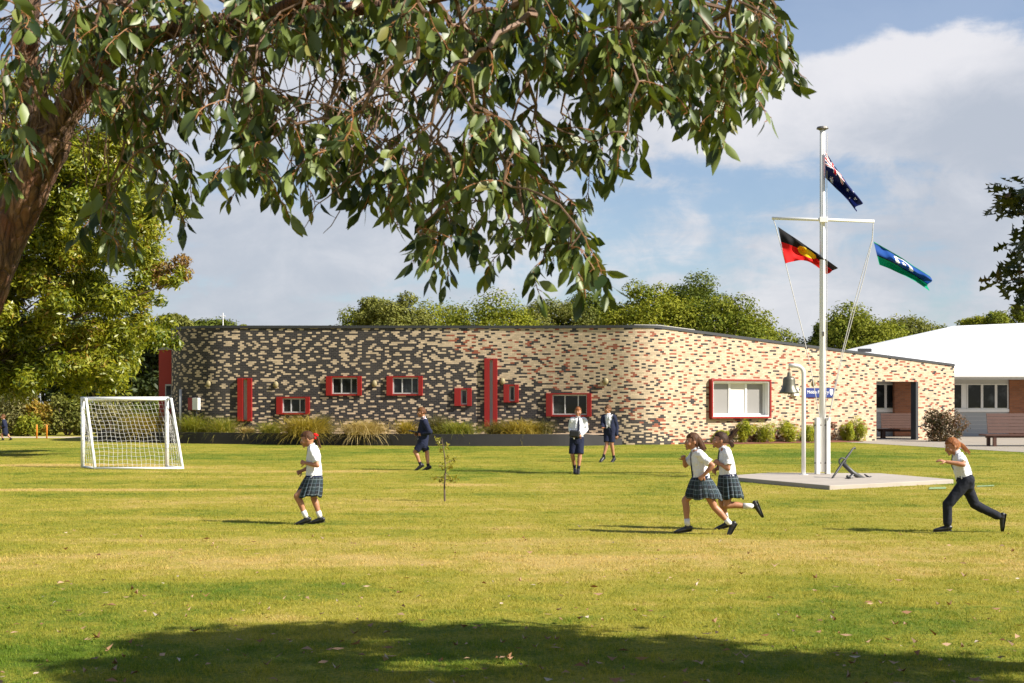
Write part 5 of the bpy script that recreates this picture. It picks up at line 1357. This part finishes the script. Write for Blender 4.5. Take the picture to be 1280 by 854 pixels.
    if spec['lower']=='skirt':
        wc=pel+tr*.07*k; hc_=V3(spec['hem']); rx,ry=spec['hemr']; n_=120; m_=10; V=[];Fq=[];UV=[]
        hx=V3(spec.get('hemax',(1,0,0))); ang0=0
        for i in range(m_+1):
            s=i/m_; c=wc.lerp(hc_,s); w0=(.138*k+g,.106*k+g)
            for j in range(n_):
                a=2*PI*j/n_; ca,sa=math.cos(a),math.sin(a)
                pl=1+(.055*s)*0+0 if False else 1+.06*s*(abs(((a*20/(2*PI))%1)-.5)*4-1)
                e=min(1,s*1.25)**.8
                p=c+(hx*ca*((1-e)*w0[1]+e*rx)+V3((0,1,0))*sa*((1-e)*w0[0]+e*ry))*pl
                fl=spec.get('flare',0)*s*s*max(0,hx.x*ca)
                p=p+V3((0,0,fl+.012*s*math.sin(a*3+k*5)+.008*s*math.sin(a*7)))
                V.append(p)
        for i in range(m_):
            for j in range(n_): Fq.append((i*n_+j,i*n_+(j+1)%n_,(i+1)*n_+(j+1)%n_,(i+1)*n_+j))
        me=bpy.data.meshes.new('skirt'); me.from_pydata([tuple(v) for v in V],[],Fq); me.update(); uv=me.uv_layers.new(name='UVMap')
        per=2*PI*(rx+ry)/2; L=(hc_-wc).length
        for pi_,p in enumerate(me.polygons):
            i,j=divmod(pi_,n_)
            for q,(uu,vv) in zip(p.loop_indices,((j,i),(j+1,i),(j+1,i+1),(j,i+1))): uv.data[q].uv=(uu/n_*per,vv/m_*L)
        so_=link('skirt',me,m_tart,root,None,True); sf=so_.modifiers.new('thickness','SOLIDIFY'); sf.thickness=.005
        MB().tube([wc-tr*.02*k,wc+tr*.022*k],[(.126*k+g,.103*k+g)]*2,24,ref=sax).build('waistband',m_navy,root,smooth=True)
    else:
        lm=MB(); lo=spec['lower']=='trousers'; g3=.015*k
        rl(lm,[pel-tr*.05*k,pel+tr*.03*k,pel+tr*.09*k],[(.118*k+g3,.096*k+g3),(.126*k+g3,.100*k+g3),(.116*k+g3,.090*k+g3)],ref=hax,n=20)
        for s in 'LR':
            hp,kn,an=J['hip'+s],J['kn'+s],J['an'+s]
            if lo:
                rl(lm,[hp+(hp-kn)*.06,hp.lerp(kn,.4),kn],[.078*k+g3,.066*k+g3,.050*k+g3],n=14); rl(lm,[kn.lerp(hp,.08),kn,kn.lerp(an,.5),an.lerp(kn,.10)],[.051*k+g3,.050*k+g3,.044*k+g3,.044*k+g3],n=14)
            else: p_,q_=cr([hp+(hp-kn)*.06,hp.lerp(kn,.4),hp.lerp(kn,spec.get('shortlen',.84))],[.072*k+g3,.068*k+g3,.064*k+g3*1.1],4); v,f=loft(p_,q_,n=14); lm.add(v,f)
        me=remesh(lm,.009*k,'lower',2); wrinkle(me,.006*k,14,1); link('trousers' if lo else 'shorts',me,spec['lowmat'],root,None,True)
    # socks and shoes
    for s in 'LR':
        kn,an,to=J['kn'+s],J['an'+s],J['to'+s]; v=to-an; kv=(kn-an).normalized(); vh=v.normalized(); kp=kv-vh*kv.dot(vh)
        kp=kp.normalized() if kp.length>1e-4 else V3((0,0,1)); th=.36; sole=(vh*math.cos(th)+kp*math.sin(th)).normalized(); dn=-(kp-sole*kp.dot(sole)).normalized()
        lat=sole.cross(dn); heel=an-sole*.035*k+dn*.045*k; L=.215*k*spec.get('foot',1)
        fp_=[heel+sole*.0,heel+sole*L*.25,heel+sole*L*.55,heel+sole*L*.82,heel+sole*L]
        mb=MB(); up_=[dn*-.004*k,dn*-.002*k,dn*.006*k,dn*.012*k,dn*.016*k]
        p_,q_=cr([a+b_ for a,b_ in zip(fp_,up_)],[(.030*k,.034*k),(.034*k,.036*k),(.037*k,.030*k),(.038*k,.022*k),(.022*k,.014*k)],4); v,f=loft(p_,q_,n=14,ref=lat,roundcap=True); mb.add(v,f)
        rl(mb,[heel+sole*.04*k,an-dn*.0],[(.036*k,.040*k),(.034*k,.036*k)],ref=lat,n=12)
        so_=link('shoe',remesh(mb,.006*k,'shoe',2),m_shoe,root,None,True)
        mb=MB(); zt=.036*k
        p_,q_=cr([heel+dn*zt-sole*.012*k,heel+dn*zt+sole*L*.4,heel+dn*zt*.98+sole*L*.8,heel+dn*zt*.95+sole*(L+.008*k)],[(.030*k,.007*k),(.034*k,.007*k),(.040*k,.007*k),(.022*k,.006*k)],4); v,f=loft(p_,q_,n=12,ref=lat,roundcap=True); mb.add(v,f)
        mb.build('sole',m_shoe,so_,smooth=True)
        if spec.get('sock'):
            q=spec['sock'][1]; MB().tube([an+dn*.01*k,an.lerp(kn,q*.4),an.lerp(kn,q)],[.034*k,.036*k,.042*k if q>.3 else .037*k],14).build('sock',spec['sock'][0],root,smooth=True)
    return root
def jj(ref,gy,sc,**pts):
    """zoomed pixel measurements -> metres in the figure's own frame; y = depth offset"""
    return {n:((p[0]-ref)/sc,p[2] if len(p)>2 else 0.0,(gy-p[1])/sc) for n,p in pts.items()}
W=.135; H_=.072
tail=lambda pts,r=.016,n=7,s=.02:(pts,r,n,s)
# -- the girl on the left, walking, red ribbon
person(dict(label='ponytailed girl with red hair ribbon walking alone on the lawn, tartan skirt',loc=G(389.2,655.6),k=1.0,face=(-1,-.05,-.30),body_fw=(-1,0,0),hs=.98,
 J=jj(300,765,548,head=(272,115),neck=(302,168),shL=(318,200,-W),shR=(312,200,W),elL=(362,312,-W-.05),haL=(237,288,-.10),elR=(292,325,W+.06),haR=(192,372,.12),
   hipL=(322,440,-H_),hipR=(318,440,H_),knL=(195,548,-.07),anL=(266,706,-.06),toL=(200,752,-.06),knR=(312,565,.07),anR=(362,710,.07),toR=(292,752,.08)),
 hair=m_hbrown,hairlow=-.25,locks=[tail([(0,-.085,.02),(0,-.125,.0),(0,-.14,-.05),(0,-.135,-.11),(0,-.14,-.17)])],ribbon=(0,-.112,.012),sleeve='short',tie=[(.75,.105),(.5,.108)],
 lower='skirt',hem=((278-300)/548,0,(556-0-0)*0+(765-552)/548),hemr=(.170,.165),flare=0,sock=(m_sock,.30),curl=1.15))
# -- two girls running together
person(dict(label='front one of the pair of running girls, loose brown hair, arms bent, leading foot down',loc=V3((X(820+300/5.693,18.35),18.35,0)),k=1.0,face=(-1,-.12,-.05),body_fw=(-1,0,0),hs=1.0,
 J=jj(300,788,552,head=(262,130),neck=(280,185),shL=(302,220,-W),shR=(282,222,W),elL=(388,295,-W-.07),haL=(308,385,-.17),elR=(222,305,W+.05),haR=(200,240,.10),
   hipL=(332,425,-H_),hipR=(322,425,H_),knL=(410,592,-.07),anL=(520,712,-.07),toL=(505,795,-.07),knR=(212,552,.07),anR=(228,728,.06),toR=(150,772,.06)),
 hair=m_hbrown,hairlow=-.5,locks=[tail([(.05,-.06,.03),(.06,-.09,-.04),(.05,-.11,-.10)],.022,7,.03),tail([(-.05,-.06,.03),(-.06,-.09,-.04),(-.05,-.12,-.11)],.022,7,.03),tail([(0,-.09,.03),(0,-.12,-.04),(0,-.15,-.11)],.022,8,.035)],sleeve='short',tie=[(.85,.098),(.6,.106),(.3,.112)],
 lower='skirt',hem=((342-300)/552,0,(788-532)/552),hemr=(.222,.185),flare=-.02,sock=(m_sock,.27),curl=1.0))
person(dict(label='second running girl behind the front runner, dark hair flying back, one leg kicked up',loc=V3((X(820+480/5.693,18.95),18.95,0)),k=1.0,face=(-1,.02,.05),body_fw=(-1,0,0),hs=1.0,
 J=jj(480,762,534.6,head=(458,125),neck=(478,176),shL=(495,208,-W),shR=(488,208,W),elL=(502,322,-W-.03),haL=(418,272,-.10),elR=(462,322,W+.03),haR=(415,345,.10),
   hipL=(520,412,-H_),hipR=(512,412,H_),knL=(497,585,-.07),anL=(682,590,-.08),toL=(742,655,-.08),knR=(470,560,.07),anR=(508,702,.06),toR=(445,748,.06)),
 hair=m_hdark,hairlow=-.35,locks=[tail([(0,-.08,.03),(0,-.13,.04),(0,-.17,.09),(0,-.22,.15)],.020,12,.06),tail([(0,-.09,.0),(0,-.14,-.02),(.01,-.16,-.07)],.030,8,.03)],sleeve='short',tie=[(.85,.115),(.6,.13)],
 lower='skirt',hem=((530-480)/534.6,0,(762-535)/534.6),hemr=(.168,.168),flare=.0,sock=(m_sock,.38),curl=1.2))
# -- the girl on the right, long trousers, sprinting
person(dict(label='auburn girl in long dark trousers sprinting alone at the right, one arm out',loc=V3((X(1130+380/5.693,18.5),18.5,0)),k=.98,face=(-1,-.08,-.38),body_fw=(-1,0,0),hs=1.0,
 J=jj(380,785,549,head=(345,165),neck=(375,212),shL=(375,240,-W+.01),shR=(395,238,W-.01),elL=(385,292,-W-.09),haL=(235,266,-.19),elR=(472,262,W+.08),haR=(440,335,.16),
   hipL=(432,415,-H_),hipR=(440,415,H_),knL=(298,580,-.07),anL=(298,722,-.06),toL=(205,765,-.06),knR=(518,585,.07),anR=(692,672,.07),toR=(712,758,.08)),
 hair=m_hred,hairlow=-.45,locks=[tail([(0,-.085,.01),(0,-.12,-.03),(0,-.15,-.10),(0,-.17,-.17)],.022,8,.03)],sleeve='short',tie=[(.8,.11),(.55,.10),(.36,.04)],
 lower='trousers',lowmat=m_trou,sock=(m_bsock,.12),curl=.45,palmL=(0,.4,-1),wristL=(0,0,.1)))
# -- three boys near the wall
b1=person(dict(label='boy in a buttoned navy blazer and shorts walking left carrying a dark tablet',loc=G(490+240/6.1,588.0),k=1.14,face=(-1,-.25,-.22),body_fw=(-1,-.15,0),hs=.95,
 J=jj(240,537,304,head=(226,95),neck=(240,138),shL=(252,168,-.16),shR=(240,168,.15),elL=(292,245,-.20),haL=(212,262,-.14),elR=(230,248,.18),haR=(178,262,.08),
   hipL=(236,330,-.085),hipR=(232,330,.085),knL=(178,395,-.08),anL=(218,488,-.08),toL=(186,528,-.10),knR=(266,402,.07),anR=(274,502,.07),toR=(244,528,.07)),
 hair=m_hlight,hairlow=-.45,fringe=.30,sleeve='long',tie=[(.8,.125),(.5,.13)],jacket=(.055,-.02),lower='shorts',lowmat=m_navy,sock=(m_bsock,.16),curl=.9))
def held(name,label,cat,c,sz,rot,mat):
    M=Matrix.Rotation(rot[2],4,'Z')@Matrix.Rotation(rot[0],4,'X')@Matrix.Rotation(rot[1],4,'Y'); x,y,z=[q/2 for q in sz]
    o=MB().box(-x,x,-y,y,-z,z,M).build(name,mat,None,c,bevel=min(sz)*.25); return tag(o,label,cat)
held('tablet_case','dark tablet case held by the boy in the navy blazer','tablet case',b1.location+V3(((166-240)/304,.0,(537-243)/304)),(.24,.20,.03),(0,.22,0),m_black)
b2=person(dict(label='boy in white shirt and dark tie walking towards the camera with a black case',loc=G(690+268/8.54,592.6),k=1.12,face=(-.22,-1,-.10),body_fw=(-.2,-1,0),hs=.93,
 J=jj(268,792,449,head=(280,128,-.02),neck=(280,185,0),shL=(346,215,.02),shR=(212,215,-.02),elL=(366,318,.04),haL=(292,392,-.20),elR=(196,318,.02),haR=(218,385,-.20),
   hipL=(300,420,0),hipR=(232,420,0),knL=(296,590,-.08),anL=(280,732,-.10),toL=(272,772,-.25),knR=(218,590,-.02),anR=(244,722,.16),toR=(246,772,.04)),
 hair=m_hred,hairlow=-.45,fringe=.30,sleeve='long',tie=[(.85,.105),(.55,.118),(.25,.125)],lower='shorts',lowmat=m_navy,shortlen=.93,sock=(m_bsock,.22),curl=.9,palmL=(1,0,.2),palmR=(1,0,.2)))
held('black_case','black case held at the waist by the boy in the white shirt','case',b2.location+V3(((238-268)/449,-.235,(792-362)/449)),(.24,.13,.17),(0,.1,-.2),m_black)
b3=person(dict(label='boy in an open navy blazer over a white shirt striding near the curved wall corner',loc=G(690+620/8.54,577.6),k=1.16,face=(-.9,-.5,-.1),body_fw=(-.65,-.75,0),hs=.92,
 J=jj(620,665,373,head=(598,108,0),neck=(606,158,0),shL=(655,185,-.06),shR=(556,185,.06),elL=(688,290,.0),haL=(686,402,-.05),elR=(540,265,.0),haR=(535,305,-.16),
   hipL=(638,335,-.03),hipR=(588,335,.03),knL=(636,478,-.06),anL=(658,612,.0),toL=(640,652,-.10),knR=(586,475,-.05),anR=(548,600,-.1),toR=(520,640,-.18)),
 hair=m_hlight,hairlow=-.45,fringe=.30,sleeve='long',jacket=(.105,-.01),lower='shorts',lowmat=m_navy,sock=(m_bsock,.14),curl=.8))
held('small_device','small pale device held up by the boy in the open blazer','device',b3.location+V3(((522-620)/373,-.20,(665-292)/373)),(.05,.02,.09),(.2,0,.3),m_black)
# -- far pupil at the left edge
person(dict(label='far pupil in a navy blazer stooping at the left edge near the orange posts',loc=V3((X(5.2,63.5),63.5,0)),k=1.0,face=(-1,-.4,-.1),body_fw=(-1,-.2,0),hs=.98,
 J=jj(45,668,262,head=(33,392),neck=(40,428),shL=(48,445,-.14),shR=(42,445,.14),elL=(66,500,-.18),haL=(22,508,-.16),elR=(52,500,.18),haR=(12,512,.14),
   hipL=(60,578,-.075),hipR=(56,578,.075),knL=(20,598,-.08),anL=(36,648,-.08),toL=(14,664,-.08),knR=(86,612,.07),anR=(112,642,.07),toR=(94,664,.07)),
 hair=m_hlight,hairlow=-.45,fringe=.30,sleeve='long',jacket=(.05,0),lower='shorts',lowmat=m_navy,shortlen=.45,sock=(m_bsock,.2),curl=.8))
